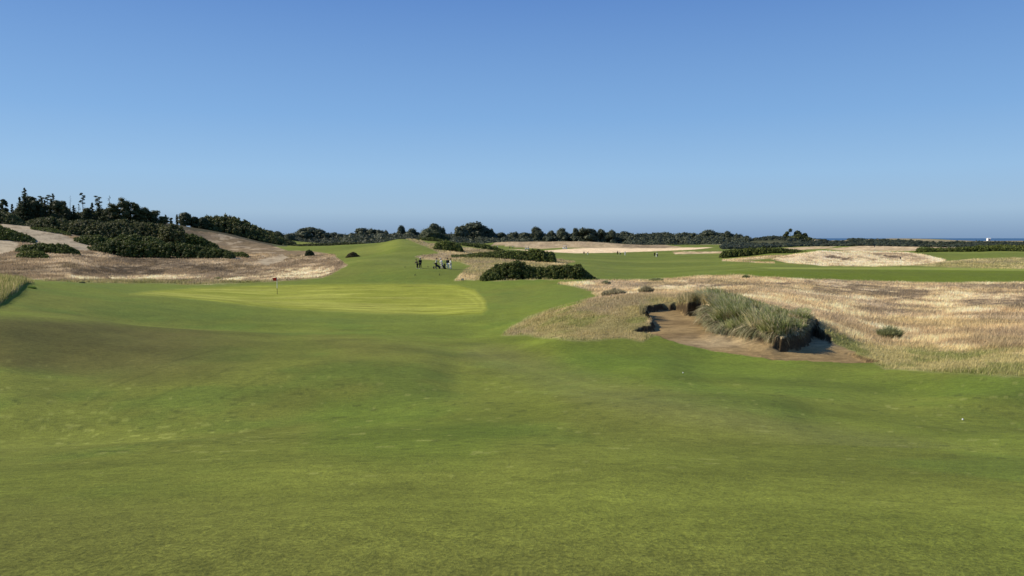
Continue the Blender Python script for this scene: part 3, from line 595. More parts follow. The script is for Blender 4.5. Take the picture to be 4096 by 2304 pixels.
bank('gorse_bush', 'ragged thicket edging the bare sand slope halfway up the left dune', [(130,918),(160,906),(215,908),(255,924),(285,942)], 207, 2.5, GORSE, (.4, .7), 1.0, 46, .14, 'gorse bush', gb)
bank('gorse_bush', 'wide dark thicket in the middle of the left dune under the ragged firs', [(270,920),(290,880),(340,872),(400,878),(460,885),(520,892),(560,910),(570,935)], 214, 6, CYP, (.5, 1.0), 1.0, 50, .16, 'gorse bush', gb)
bank('gorse_bush', 'domed dark thicket below the windswept cypresses on the left dune', [(415,930),(430,890),(480,872),(540,876),(600,880),(650,890),(700,905),(712,935)], 222, 6, CYP, (.5, 1.0), 1.0, 50, .16, 'gorse bush', gb)
bank('thicket', 'dark band of undergrowth between the tallest spruce and the bare dead trunk', [(60,850),(80,822),(120,805),(150,812),(175,800),(205,812),(240,804),(270,818),(292,846)], 238, 4, PINE, (.6, 1.1), 1.0, 50, .17, 'thicket', gb)
bank('thicket', 'dark band of undergrowth from the bare dead trunk to the cypresses', [(285,850),(310,846),(350,838),(400,830),(440,824),(470,840)], 236, 4, PINE, (.5, 1.0), 1.0, 50, .17, 'thicket', gb)
bank('gorse_bush', 'lower gorse ledge left of the long bank on the left dune', [(300,952),(330,938),(365,934),(400,936),(450,945),(470,965)], 199, 3, GORSE, (.4, .8), 1.0, 46, .14, 'gorse bush', gb)
bank('gorse_bush', 'gorse ledge right above the long bank on the left dune', [(440,950),(480,934),(540,930),(600,938),(640,948),(660,962)], 196, 4, GORSE, (.4, .8), 1.0, 46, .14, 'gorse bush', gb)
bank('gorse_bush', 'steep dark thicket left of the brown hillside on the left dune', [(635,950),(645,900),(680,888),(715,895),(738,915),(742,948)], 216, 4, CYP, (.5, .9), 1.0, 48, .15, 'gorse bush', gb)
bank('gorse_bush', 'narrow gorse strip slanting down the brown hillside at left', [(722,935),(745,920),(785,928),(820,945),(855,965),(874,978)], 222, 3, GORSE, (.35, .7), 1.0, 46, .14, 'gorse bush', gb)
bank('shrub', 'single small round shrub standing alone in the straw left of the fairway', [(1222,1024),(1226,1006),(1236,1000),(1246,1003),(1254,1012),(1256,1024)], ydepth(1238, 1023, 130, 235), .8, (.036, .05, .022), (.25, .42), 2.2, 50, .10, 'shrub')
bank('shrub', 'flat dark shrub on the lip where the straw meets the upper fairway', [(1385,1030),(1395,1018),(1410,1012),(1425,1016),(1436,1028)], ydepth(1410, 1028, 130, 235), .8, (.06, .055, .03), (.2, .35), 2.0, 45, .09, 'shrub')
bank('wooded_slope', 'dark wooded ridge running down to the right from the left dune', [(780,900),(800,875),(850,868),(900,870),(950,880),(1000,897),(1050,918),(1090,935),(1130,958),(1140,975)], 285, 10, CYP, (.8, 1.5), 1.0, 60, .24, 'wood')
bank('wooded_slope', 'dark thicket tucked low behind the brown hillside at the end of the wooded ridge', [(1000,975),(1040,950),(1090,945),(1140,955),(1180,970),(1190,985)], 300, 6, PINE, (.6, 1.1), 1.0, 50, .2, 'wood')
bank('hedge', 'thin dark scrub line in front of the bright green slope left of the hill', [(1180,982),(1250,977),(1320,975),(1400,973),(1460,974),(1480,985)], 262, 2, PINE, (.4, .7), 1.2, 45, .17, 'scrub')
# ------------------------------------------------------------------ trees
def tube(pts, rads, n=6):
    pts = [Vector(p) for p in pts]; V = []; Fq = []
    for i, p in enumerate(pts):
        t = (pts[min(i + 1, len(pts) - 1)] - pts[max(i - 1, 0)]).normalized()
        a = t.cross(Vector((.3, .9, .1))).normalized(); b = t.cross(a)
        for k in range(n):
            an = 2 * math.pi * k / n; V.append(p + (a * math.cos(an) + b * math.sin(an)) * rads[i])
    for i in range(len(pts) - 1):
        for k in range(n):
            Fq.append((i * n + k, i * n + (k + 1) % n, (i + 1) * n + (k + 1) % n, (i + 1) * n + k))
    V = [tuple(v) for v in V]
    V.append(tuple(pts[-1])); e = len(V) - 1; base = (len(pts) - 1) * n
    for k in range(n): Fq.append((base + k, base + (k + 1) % n, e, e))
    V.append(tuple(pts[0])); e = len(V) - 1
    for k in range(n): Fq.append(((k + 1) % n, k, e, e))
    return V, Fq
class MB:
    def __init__(s): s.V = []; s.F = []
    def add(s, V, Fc):
        o = len(s.V); s.V += [tuple(v) for v in V]
        for f in Fc:
            ff = []
            for i in f:
                if i + o not in ff: ff.append(i + o)
            s.F.append(ff)
    def tube(s, pts, r, n=8):
        if not hasattr(r, '__len__'): r = [r] * len(pts)
        s.add(*tube(pts, r, n)); return s
    def box(s, c, d, rz=0):
        x, y, z = [v / 2 for v in d]; V = []
        for dx in (-x, x):
            for dy in (-y, y):
                for dz in (-z, z):
                    V.append((c[0] + dx * math.cos(rz) - dy * math.sin(rz), c[1] + dx * math.sin(rz) + dy * math.cos(rz), c[2] + dz))
        s.add(V, [(0, 1, 3, 2), (4, 6, 7, 5), (0, 4, 5, 1), (2, 3, 7, 6), (0, 2, 6, 4), (1, 5, 7, 3)]); return s
    def lathe(s, prof, c=(0, 0, 0), axis='z', n=16):
        V = []; Fc = []
        for (r, h) in prof:
            for k in range(n):
                a = 2 * math.pi * k / n; x, y = r * math.cos(a), r * math.sin(a)
                p = {'z': (x, y, h), 'x': (h, x, y), 'y': (x, h, y)}[axis]; V.append((c[0] + p[0], c[1] + p[1], c[2] + p[2]))
        for i in range(len(prof) - 1):
            for k in range(n): Fc.append((i * n + k, i * n + (k + 1) % n, (i + 1) * n + (k + 1) % n, (i + 1) * n + k))
        Fc.append(tuple(range(n))[::-1]); Fc.append(tuple((len(prof) - 1) * n + k for k in range(n)))
        o = len(s.V); s.V += V; s.F += [tuple(i + o for i in f) for f in Fc]; return s
    def build(s, name, mat, parent=None, smooth=False):
        me = bpy.data.meshes.new(name); me.from_pydata(s.V, [], s.F); me.validate(); me.update()
        if smooth:
            for p in me.polygons: p.use_smooth = True
        return link(name, me, mat, parent)
def trunk_mb(h, r0, lean=(0, 0), nb=6, br=1.2, start=.35):
    b = MB(); pts = [(lean[0] * t * t, lean[1] * t * t, h * t) for t in np.linspace(0, 1, 6)]
    b.tube(pts, [r0 * (1 - .88 * t) for t in np.linspace(0, 1, 6)], 7)
    for i in range(nb):
        t = start + (0.95 - start) * (i + random.random() * .6) / nb; a = random.random() * 6.28
        p = Vector((lean[0] * t * t, lean[1] * t * t, h * t)); L = br * (1.1 - t * .6) * random.uniform(.7, 1.2)
        e = p + Vector((math.cos(a) * L, math.sin(a) * L, L * random.uniform(-.05, .5)))
        b.tube([p, p.lerp(e, .5) + Vector((0, 0, .05 * L)), e], [r0 * .32 * (1 - t * .6), r0 * .2 * (1 - t * .5), r0 * .05], 5)
    return b
def spruce_crown(h, w_, start=.08, n=26, colr=PINE, gaps=.15, leaf=.14):
    L = Leaf(); cs = []; rs = []
    for i in range(n):
        t = start + (1 - start) * i / (n - 1); R = w_ / 2 * (1 - t) ** .85 / (1 - start) ** .85 + .12
        k = max(3, int(R * 5))
        for j in range(k):
            if random.random() < gaps: continue
            a = random.random() * 6.28; rr = R * random.uniform(.55, 1.15)
            # drooping bough: leaf faces along the branch
            m = max(3, int(rr / .22)); q = np.linspace(.15, 1, m)
            P = np.stack([math.cos(a) * rr * q, math.sin(a) * rr * q, h * t - .28 * rr * q ** 1.2 + .22 * rr * q ** 3], -1)
            for s_ in range(3):
                cs.append(P + rng.normal(size=P.shape) * .07); rs.append(q)
    P = np.concatenate(cs); n_ = len(P)
    d = rng.normal(size=(n_, 3)); d[:, 2] += 1.3; d /= np.linalg.norm(d, axis=1)[:, None]
    a = np.cross(d, rng.normal(size=d.shape)); a /= np.linalg.norm(a, axis=1)[:, None]; b = np.cross(d, a); sz = leaf * rng.uniform(.6, 1.4, (n_, 1))
    L.tris(np.stack([P + a * sz * 1.3, P - a * sz * .7 + b * sz * .6, P - a * sz * .7 - b * sz * .6], 1), np.array([colr]) * rng.uniform(.6, 1.45, (n_, 1)))
    return L
def lump_crown(lumps, colr, leafn=90, leaf=.16, core=.8, squash=.75):
    L = Leaf(); cs = np.array([l[:3] for l in lumps], float); rs = np.array([l[3] for l in lumps], float)
    for c, r in zip(cs, rs): L.lump(c, r * core, np.array(colr) * .95, squash)
    V, cc = leaves_on(cs, rs, leafn, leaf, colr, .5, squash, 0, .4); L.tris(V, cc); return L
def place_tree(name, label, px, top, Y, wpx, kind, group=None, cat='tree', base=None, seed=0):
    random.seed(seed + int(px * 13)); X = atx(px, Y); g = float(gz(X, Y)[0]) if base is None else unproj_z(base, Y) + CAMZ
    g = min(g, unproj_z(top, Y) + CAMZ - 1.0)
    h = unproj_z(top, Y) + CAMZ - g; w_ = wpx * Y / F; t = empty(name, (X, Y, g - .1)); tag(t, label, cat, group); lf = .0006 * Y
    if kind == 'spruce':
        trunk_mb(h * .98, .02 * h, (0, 0), 8, w_ * .3, .1).build('trunk', M_bark, t); link('crown', spruce_crown(h, w_ * .85, .03, int(h * 4.2), PINE, .06, lf * 1.55).mesh('crown'), M_leaf, t)
    elif kind == 'sparse':
        trunk_mb(h * .98, .014 * h, (0, 0), 14, w_ * .45, .35).build('trunk', M_bark, t); link('crown', spruce_crown(h, w_, .35, int(h * 1.6), PINE, .5, lf).mesh('crown'), M_leaf, t)
    elif kind == 'snag':
        trunk_mb(h, .016 * h, (random.uniform(-.2, .2), 0), 16, w_ * .4, .4).build('trunk', M_bark, t)
    elif kind == 'tuft':         # bare stem with a ragged flattened crown at the top
        trunk_mb(h * .93, .018 * h, (random.uniform(-.4, .4), 0), 14, w_ * .42, .45).build('trunk', M_bark, t)
        lu = [(random.uniform(-.42, .42) * w_ * (1 - q * .6), random.uniform(-.3, .3) * w_, h * (.62 + .33 * q), w_ * random.uniform(.13, .2)) for q in np.linspace(0, 1, 9)]
        link('crown', lump_crown(lu, PINE, 70, lf, .45, .42).mesh('crown'), M_leaf, t)
    elif kind == 'wind':         # windswept, boughs streaming to the right
        ln = w_ * .3; trunk_mb(h * .8, .03 * h, (ln, 0), 9, w_ * .4, .3).build('trunk', M_bark, t); lu = []
        for q in np.linspace(.10, .95, 46):
            sp_ = w_ * .5 * (1.05 - q); lu.append((ln * q + random.uniform(-1, 1) * sp_, random.uniform(-.5, .5) * w_ * .5, h * q * random.uniform(.85, 1.0), w_ * random.uniform(.10, .17)))
        link('crown', lump_crown(lu, CYP, 90, lf, .75, .55).mesh('crown'), M_leaf, t)
    else:                        # dense rounded crown
        trunk_mb(h * .8, .03 * h, (random.uniform(-.3, .3), 0), 7, w_ * .3, .3).build('trunk', M_bark, t); lu = []
        for i in range(40):
            q = random.random(); a = random.random() * 6.28; rr = math.sqrt(max(0, 1 - (1.7 * (q - .42)) ** 2)) * w_ * .36
            lu.append((math.cos(a) * rr * random.uniform(.6, 1), math.sin(a) * rr, h * (.14 + .76 * q), w_ * random.uniform(.13, .22)))
        link('crown', lump_crown(lu, PINE, 90, lf, .85, .75).mesh('crown'), M_leaf, t)
    return t
gl = 'conifers on the crest of the left dune'
for a in [
 ('spruce_tree', 'dark spruce filling the gap just left of the tallest spruce', 88, 790, 233, 50, 'spruce'),
 ('spruce_tree', 'slim dark spruce behind the ragged shelved fir', 176, 792, 240, 38, 'spruce'),
 ('spruce_tree', 'dark spruce rising between the two thin tufted stems and the broad fir', 214, 796, 235, 44, 'spruce'),
 ('spruce_tree', 'low dense spruce right of the bare dead trunk', 302, 822, 233, 46, 'spruce'),
 ('spruce_tree', 'dense spruce between the lone tall pine and the flat crowned pine', 376, 812, 234, 50, 'spruce'),
 ('spruce_tree', 'dark pointed spruce at the left frame edge behind the small pine', -6, 806, 236, 44, 'spruce'),
 ('pine_tree', 'small bushy pine at the far left edge of the left dune crest', 22, 792, 232, 38, 'round'),
 ('spruce_tree', 'tiny pointed spruce between the far left pine and the tallest spruce', 57, 817, 236, 22, 'spruce'),
 ('spruce_tree', 'tallest pointed spruce on the left dune crest', 110, 752, 228, 92, 'spruce'),
 ('pine_tree', 'dark leaning fir pressed against the right side of the tallest spruce', 132, 775, 234, 50, 'round'),
 ('pine_tree', 'ragged fir to the right of the tallest spruce with flat shelves of boughs', 165, 781, 236, 40, 'tuft'),
 ('pine_tree', 'dense bushy fir between the tallest spruce and the gap in the crest', 150, 798, 231, 62, 'round'),
 ('pine_tree', 'open pine with layered boughs left of the thin tufted stem', 200, 775, 237, 40, 'tuft'),
 ('pine_tree', 'thin stem with a small leaning tuft on top, left half of the crest', 222, 769, 240, 22, 'tuft'),
 ('spruce_tree', 'dark narrow spruce under the thin tufted stem', 188, 800, 230, 44, 'spruce'),
 ('pine_tree', 'broad dark fir just left of the bare dead trunk', 245, 790, 232, 66, 'round'),
 ('spruce_tree', 'pointed fir leaning over the gap beside the bare dead trunk', 268, 806, 229, 46, 'spruce'),
 ('dead_tree', 'bare dead trunk with a wispy top on the dune crest', 288, 779, 234, 26, 'snag'),
 ('spruce_tree', 'thin sparse spruce left of the lone tall pine', 322, 810, 233, 34, 'sparse'),
 ('pine_tree', 'lone tall pine with bare stem and small pointed crown', 340, 767, 238, 32, 'tuft'),
 ('pine_tree', 'low dark bushy fir at the foot of the lone tall pine', 355, 828, 230, 46, 'round'),
 ('pine_tree', 'pine with two part flat crown left of the windswept cypresses', 403, 780, 236, 46, 'tuft'),
 ('spruce_tree', 'dense spruce directly beneath the flat crowned pine', 402, 812, 229, 56, 'spruce'),
 ('spruce_tree', 'faint sparse spruce showing between flat crowned pine and cypresses', 446, 783, 242, 36, 'sparse'),
 ('cypress_tree', 'tallest windswept cypress with ragged peak on the left dune', 472, 788, 232, 110, 'wind'),
 ('cypress_tree', 'windswept cypress filling the left shoulder of the cypress group', 435, 812, 229, 90, 'wind'),
 ('cypress_tree', 'windswept cypress in the middle of the falling cypress slope', 520, 806, 234, 100, 'wind'),
 ('cypress_tree', 'lower windswept cypress halfway down the crest towards the gap', 560, 830, 236, 90, 'wind'),
 ('cypress_tree', 'lowest windswept cypress at the right end of the cypress group', 602, 842, 238, 80, 'wind'),
 ('cypress_tree', 'squat windswept cypress that closes the crest before the tiny far firs', 640, 862, 238, 70, 'wind')]:
    place_tree(*a, group=gl)
for a in [
 ('spruce_tree', 'leftmost of the tiny distant firs in the skyline gap', 668, 860, 330, 16, 'spruce'),
 ('spruce_tree', 'middle of the tiny distant firs in the skyline gap', 690, 864, 330, 20, 'round'),
 ('spruce_tree', 'rightmost and pointed one of the tiny distant firs in the skyline gap', 713, 859, 326, 20, 'spruce'),
 ('pine_tree', 'dark round pine standing above the brown hillside left of the wooded ridge', 746, 851, 268, 62, 'round'),
 ('pine_tree', 'smaller dark pine on the right flank of the round pine above the brown hillside', 783, 866, 270, 44, 'round'),
 ('pine_tree', 'flat topped bushy pine where the wooded ridge begins', 818, 868, 275, 50, 'round'),
 ('pine_tree', 'dark conifer clump crowning the central hill, wide and shaggy', 1722, 922, 238, 110, 'round'),
 ('pine_tree', 'smaller shaggy conifer on the right flank of the central hill', 1775, 940, 240, 60, 'round'),
 ('pine_tree', 'low conifer at the left end of the wooded ridge foot', 1075, 922, 330, 60, 'round'),
 ('pine_tree', 'last conifer of the wooded ridge before the sky gap', 1112, 930, 345, 60, 'round')]:
    place_tree(*a)
# distant wood: prominent crowns one by one (copies of six built trees), the rest as one mass
PROT = []
for k in range(6):
    random.seed(100 + k); t = empty('pine_tree', (0, 0, 0)); r_ = MB(); trunk_mb(.8, .03, (random.uniform(-.05, .05), 0), 6, .25, .2).build('trunk', M_bark, t)
    lu = []
    for i in range(46):
        q = random.random(); a = random.random() * 6.28; rr = math.sqrt(max(0, 1 - (1.6 * (q - .38)) ** 2)) * .36
        lu.append((math.cos(a) * rr, math.sin(a) * rr, .10 + .76 * q, random.uniform(.12, .20)))
    if k in (2, 5): lu = [(x * (.7 if z > .5 else 1.0) + (.12 if z > .7 else 0), y, z, r) for x, y, z, r in lu]
    link('crown', lump_crown(lu, (.080, .096, .054), 60, .034, .9, .8).mesh('crown'), M_leaf, t); PROT.append([t, False])  # crown colour lifted above the nearer pines, distance haze painted in
DW = [(1165,930,44,'first crown'),(1235,909,108,'big spreading pine left of the bright green slope'),(1292,917,84,'rounded pine above the bright green slope'),(1338,931,46,'small pine right of the rounded pair'),(1362,936,40,'low pine closing the pair above the green slope'),
 (1452,911,78,'broad pine at the left of the central tree belt'),(1490,911,48,'narrow pine with a knobbly top in the central belt'),(1522,919,44,'pine sloping down before the small round one'),(1543,921,26,'small round headed pine before the hill'),
 (1606,904,38,'twin topped pine right behind the central hill'),(1652,916,66,'flat domed pine just left of the hilltop'),(1731,893,64,'tall dark pine rising behind the hilltop conifers'),(1765,901,36,'slimmer pine at the right of the tall hilltop one'),
 (1842,903,62,'rounded pine on the left shoulder of the largest crown'),(1897,889,116,'largest crown of the distant wood'),(1940,907,60,'pine on the right shoulder of the largest crown'),(1965,916,28,'narrow spire like pine right of the largest crown'),
 (2010,929,44,'low pine in the dip after the largest crown'),(2056,924,36,'small pine in the middle of the dip'),(2100,930,50,'low rounded pine before the isolated tall one'),(2152,908,62,'isolated tall pine with flat top above the gorse'),
 (2205,924,40,'low pine right of the isolated tall one'),(2248,914,48,'open crowned pine left of the broad dome'),(2300,911,30,'pointed pine at the left edge of the broad dome'),(2345,908,86,'broad domed pine in the middle right of the wood'),
 (2405,916,40,'knobbly pine right of the broad dome'),(2440,920,50,'pine in the falling run right of the dome'),(2497,927,58,'rounded pine at the end of the falling run'),(2545,938,50,'low pine in the shallow dip of the wood'),
 (2600,934,60,'low wide pine before the pair of domes'),(2660,925,70,'left of the two dark domes on the right half'),(2728,929,62,'right of the two dark domes on the right half'),(2772,932,36,'small knob at the end of the right hand domes'),
 (2835,921,84,'high domed pine near the right end of the wood'),(2905,926,56,'rounded pine beside the high dome at the right end'),(2950,937,24,'tiny pine separate at the right end of the wood'),(2978,940,40,'lowest flat pine ending the wood on the right')]
for i, (px, top, wd, ds) in enumerate(DW):
    Y = 640 + (i * 37 % 40); k = (i * 5 + 1) % 6; t, used = PROT[k]
    o = t if not used else copy_tree(t); PROT[k][1] = True
    X = atx(px, Y); zt = unproj_z(top, Y) + CAMZ; g = unproj_z(985, Y) + CAMZ
    o.location = (X, Y, g); s_ = wd * Y / F * 1.12; o.scale = (s_, s_, (zt - g) * 1.03); o.rotation_euler = (0, 0, i * 1.7)
    lab = {'first crown': 'dark pine at the left start of the distant wood beside the sky gap'}.get(ds, ds)
    tag(o, 'distant dark ' + lab if not lab.startswith('dark') and len(lab.split()) < 14 else lab, 'tree', 'distant pines behind the golf course')
for t, used in PROT:
    if not used:
        for c in list(t.children): bpy.data.objects.remove(c)
        bpy.data.objects.remove(t)
def scrub_mass(name, label, segs, leaf, colr, cat='scrub', dens=1.0):
    L = Leaf(); CS = []; RS = []
    for (px0, px1, r0, r1, Y, dp, n, rr) in segs:
        px = rng.uniform(px0, px1, int(n * dens)); t = rng.random(len(px)); s = rng.random(len(px))
        row = r0 + (r1 - r0) * t; Yp = Y + dp * (1 - t)
        r = rng.uniform(.6, 1.1, len(px)) * rr; X = atx(px, Yp); CS.append(np.stack([X, Yp, unproj_z(row + (fbm(px / 30, px * 0, 5, 3) - .5) * 14, Yp) + CAMZ - r * .5], -1)); RS.append(r)
    cs = np.concatenate(CS); rs = np.concatenate(RS)
    for c, r in zip(cs, rs): L.lump(c, r * .9, np.array(colr) * .95, .7)
    V, cc = leaves_on(cs, rs, 26, leaf, colr, .5, .75); L.tris(V, cc)
    o = link(name, L.mesh(name), M_leaf); tag(o, label, cat, kind='stuff'); return o
scrub_mass('distant_wood', 'continuous dark mass of lower trees filling the distant wood', [(1130,2960,934,982,625,60,1900,4.0),(2180,2760,936,950,645,15,220,3.0),(2780,2950,940,950,645,15,60,2.8),(2500,3000,950,985,600,40,260,3.5),(1380,1720,938,975,420,120,260,3.0),(1800,2120,950,982,560,60,220,3.5)], .7, (.070, .084, .048), 'wood')  # infill colour also lightened, air haze put into the foliage tone
# scrub cover following the far dunes
def scrub_cover():
    n = 26000; u = rng.uniform(.26, .75, n); Y = np.exp(rng.uniform(math.log(430), math.log(1000), n)); X = u * Y
    m = look(SCRUB, X, Y) > .5; X, Y = X[m], Y[m]
    keep = fbm(X / 30, Y / 60, 14, 3) > .36; X, Y = X[keep][:5200], Y[keep][:5200]
    r = rng.uniform(.8, 2.2, len(X)) * (.6 + fbm(X / 25, Y / 50, 15, 3)); cs = np.stack([X, Y, gz(X, Y) + r * .15], -1)
    L = Leaf()
    for c, q in zip(cs, r): L.lump(c, q, np.array((.036, .046, .026)) * random.uniform(.7, 1.5), .6)
    V, cc = leaves_on(cs, r, 8, .6, (.042, .052, .028), .6, .6); L.tris(V, cc)
    tag(link('dune_scrub', L.mesh('dune_scrub'), M_leaf), 'dark green scrub covering the far dunes before the ocean', 'scrub', kind='stuff')
scrub_cover()
place_tree('windswept_tree', 'leaning layered tree at the left edge of the far knoll', 3140, 925, 655, 24, 'wind', base=948)
place_tree('windswept_tree', 'flat topped tree on a thin leaning stem on the far knoll', 3160, 914, 655, 22, 'tuft', base=946)
place_tree('pine_tree', 'dark bushy tree in the middle of the far knoll', 3188, 924, 655, 34, 'round', base=950)
place_tree('pine_tree', 'small dark tree on the right slope of the far knoll', 3216, 933, 655, 24, 'round', base=955)
bank('bush', 'dark thicket falling down the right side of the far knoll', [(3140,946),(3165,938),(3190,928),(3215,938),(3240,946),(3262,955),(3280,972)], 650, 10, PINE, (1.2, 2.2), 1.0, 34, .5, 'bush')

# ------------------------------------------------------------------ grass
def blades(X, Y, h, wd, colr, lean=.35, wind=(0.12, -.05), seg=1, spread=None, z=None):
    n = len(X); Z = gz(X, Y) - .02 if z is None else z
    a = rng.random(n) * 6.28; L = lean * rng.random(n)
    dx = np.cos(a) * L + wind[0]; dyy = np.sin(a) * L + wind[1]
    if spread is not None: dx = dx + spread[0]; dyy = dyy + spread[1]
    P0 = np.stack([X, Y, Z], -1); b = rng.random(n) * 3.1416; sd = np.stack([np.cos(b), np.sin(b), np.zeros(n)], -1) * (wd[:, None] * .5)
    D = np.stack([dx * h, dyy * h, h * (1 - .15 * L)], -1)
    if seg == 1:
        T = np.stack([P0 - sd, P0 + sd, P0 + D], 1); return T, colr
    M = P0 + D * np.array([.35, .35, .62]); tip = P0 + D * np.array([1, 1, 1]) ; q = P0 + D * np.array([.72, .72, .92])
    T = np.concatenate([np.stack([P0 - sd, P0 + sd, M + sd * .8], 1), np.stack([P0 - sd, M + sd * .8, M - sd * .8], 1), np.stack([M - sd * .8, M + sd * .8, q + sd*.45], 1), np.stack([M - sd * .8, q + sd*.45, q - sd*.45], 1), np.stack([q - sd * .45, q + sd * .45, tip], 1)], 0)
    return T, np.concatenate([colr] * 5, 0)
SLOPE = np.zeros_like(ZZ); _gz0 = np.gradient(ZZ, axis=1) / np.maximum(np.gradient(YY, axis=1), 1e-6); _gz1 = np.gradient(ZZ, axis=0) / np.maximum(np.gradient(XX, axis=0), 1e-6); SLOPE = np.hypot(_gz0, _gz1)
def grass_obj(name, label, T, colr, cat='grass'):
    L = Leaf(); L.tris(T, colr); return tag(link(name, L.mesh(name), M_dry), label, cat, kind='stuff')
def sample(n, px0, px1, y0, y1, p=1.0):
    px = rng.uniform(px0, px1, n); q = rng.random(n)
    Y = np.exp(rng.uniform(math.log(y0), math.log(y1), n)) if p == 1 else (y0 ** (1 - p) + q * (y1 ** (1 - p) - y0 ** (1 - p))) ** (1 / (1 - p))
    return (px - CX) / F * Y, Y
def ccol(X, Y, boost=1.25, var=.25):
    c = np.stack([look(col[..., k], X, Y) for k in range(3)], -1); return np.clip(c * boost * (1 + (rng.random((len(X), 1)) - .5) * 2 * var), 0, .85)
# right hand rough, near and far
X, Y = sample(330000, 1980, 4700, 24, 119, 1.35); m = (look(straw, X, Y) > .12 + .6 * rng.random(len(X))) & (look(SAND, X, Y) < .1) & (look(SLOPE, X, Y) < .75)
X, Y = X[m], Y[m]; sm = look(SEMI, X, Y); ht = look(HEATH, X, Y); mm = look(MND, X, Y)
keep = rng.random(len(X)) > ht * .55; X, Y, sm, ht, mm = X[keep], Y[keep], sm[keep], ht[keep], mm[keep]
cl = fbm(X * 1.2, Y * 1.2, 8, 2)
h = rng.uniform(.10, .30, len(X)) * (.55 + cl) * (1 - .45 * sm) * (1 - .35 * ht) * (1 - .3 * mm); wd = np.maximum(.010, .00062 * Y) * rng.uniform(.7, 1.6, len(X))
c = ccol(X, Y, 1.5, .3); seedh = (rng.random(len(X)) < .25 * (1 - .75 * mm) * (1 - .6 * sm) * (1 - .6 * ht))[:, None]; c = np.where(seedh, np.clip(c * .4 + np.array([[.62, .49, .27]]) * .8, 0, .8), c)
grass_obj('fescue_grass', 'dry straw coloured fescue across the rough right of the green', *blades(X, Y, h, wd, c, .5, (.22, -.05)))
# left, middle and far right rough
X, Y = sample(150000, -500, 1420, 74, 205, 1.2); m = (look(straw, X, Y) > .5) & (look(SANDL, X, Y) < .4); X, Y = X[m], Y[m]
cl = fbm(X / 1.5, Y / 1.5, 9, 3); ht = look(HEATH, X, Y); h = rng.uniform(.10, .38, len(X)) * (.5 + cl) * (1 - .3 * ht); wd = .0009 * Y * rng.uniform(.6, 1.4, len(X))
grass_obj('fescue_grass', 'brown and straw rough grass between the green and the left dune', *blades(X, Y, h, wd, ccol(X, Y, 1.5, .28), .5, (.15, 0)))
X, Y = sample(60000, 1600, 2420, 96, 240, 1.2); m = (look(straw, X, Y) > .5); X, Y = X[m], Y[m]
h = rng.uniform(.12, .38, len(X)) * (.5 + fbm(X / 1.5, Y / 1.5, 9, 3)); wd = .0009 * Y * rng.uniform(.6, 1.4, len(X))
grass_obj('fescue_grass', 'straw coloured rough grass around the two central gorse thickets', *blades(X, Y, h, wd, ccol(X, Y, 1.5, .28), .5, (.15, 0)))
X, Y = sample(60000, 2860, 4700, 140, 250, 1.2); m = (look(straw, X, Y) > .5); X, Y = X[m], Y[m]
h = rng.uniform(.12, .35, len(X)) * (.5 + fbm(X / 1.5, Y / 1.5, 9, 3)); wd = .0009 * Y * rng.uniform(.6, 1.4, len(X))
grass_obj('fescue_grass', 'pale straw grass on the mound behind the right hand flag', *blades(X, Y, h, wd, ccol(X, Y, 1.5, .28), .5, (.15, 0)))
# tall rough bank at the left frame edge, standing proud of the fairway
X, Y = sample(60000, -900, 150, 38, 67, 1.2); m = (look(BANK, X, Y) > .12); X, Y = X[m], Y[m]
h = rng.uniform(.2, .5, len(X)) * (.6 + .7 * fbm(X * 1.5, Y * 1.5, 12, 2)); c = np.where((rng.random(len(X)) < .55)[:, None], np.array([[.23, .25, .07]]), np.array([[.50, .42, .20]])) * rng.uniform(.6, 1.25, (len(X), 1))
grass_obj('rough_grass', 'tall green and straw grass bank at the left edge of the fairway', *blades(X, Y, h, np.full(len(X), .035), c, .5, (.12, -.05)))
# short turf blades near the camera
n = 230000; px = rng.uniform(-200, 4300, n); Y = np.exp(rng.uniform(math.log(3.3), math.log(24), n)); X = (px - CX) / F * Y
h = rng.uniform(.006, .018, n); c = ccol(X, Y, 1.3, .55)
grass_obj('turf_grass', 'short mown grass blades of the fairway in the foreground', *blades(X, Y, h, .0025 + .0007 * Y * rng.random(n), c, 1.3, (.3, 0)))
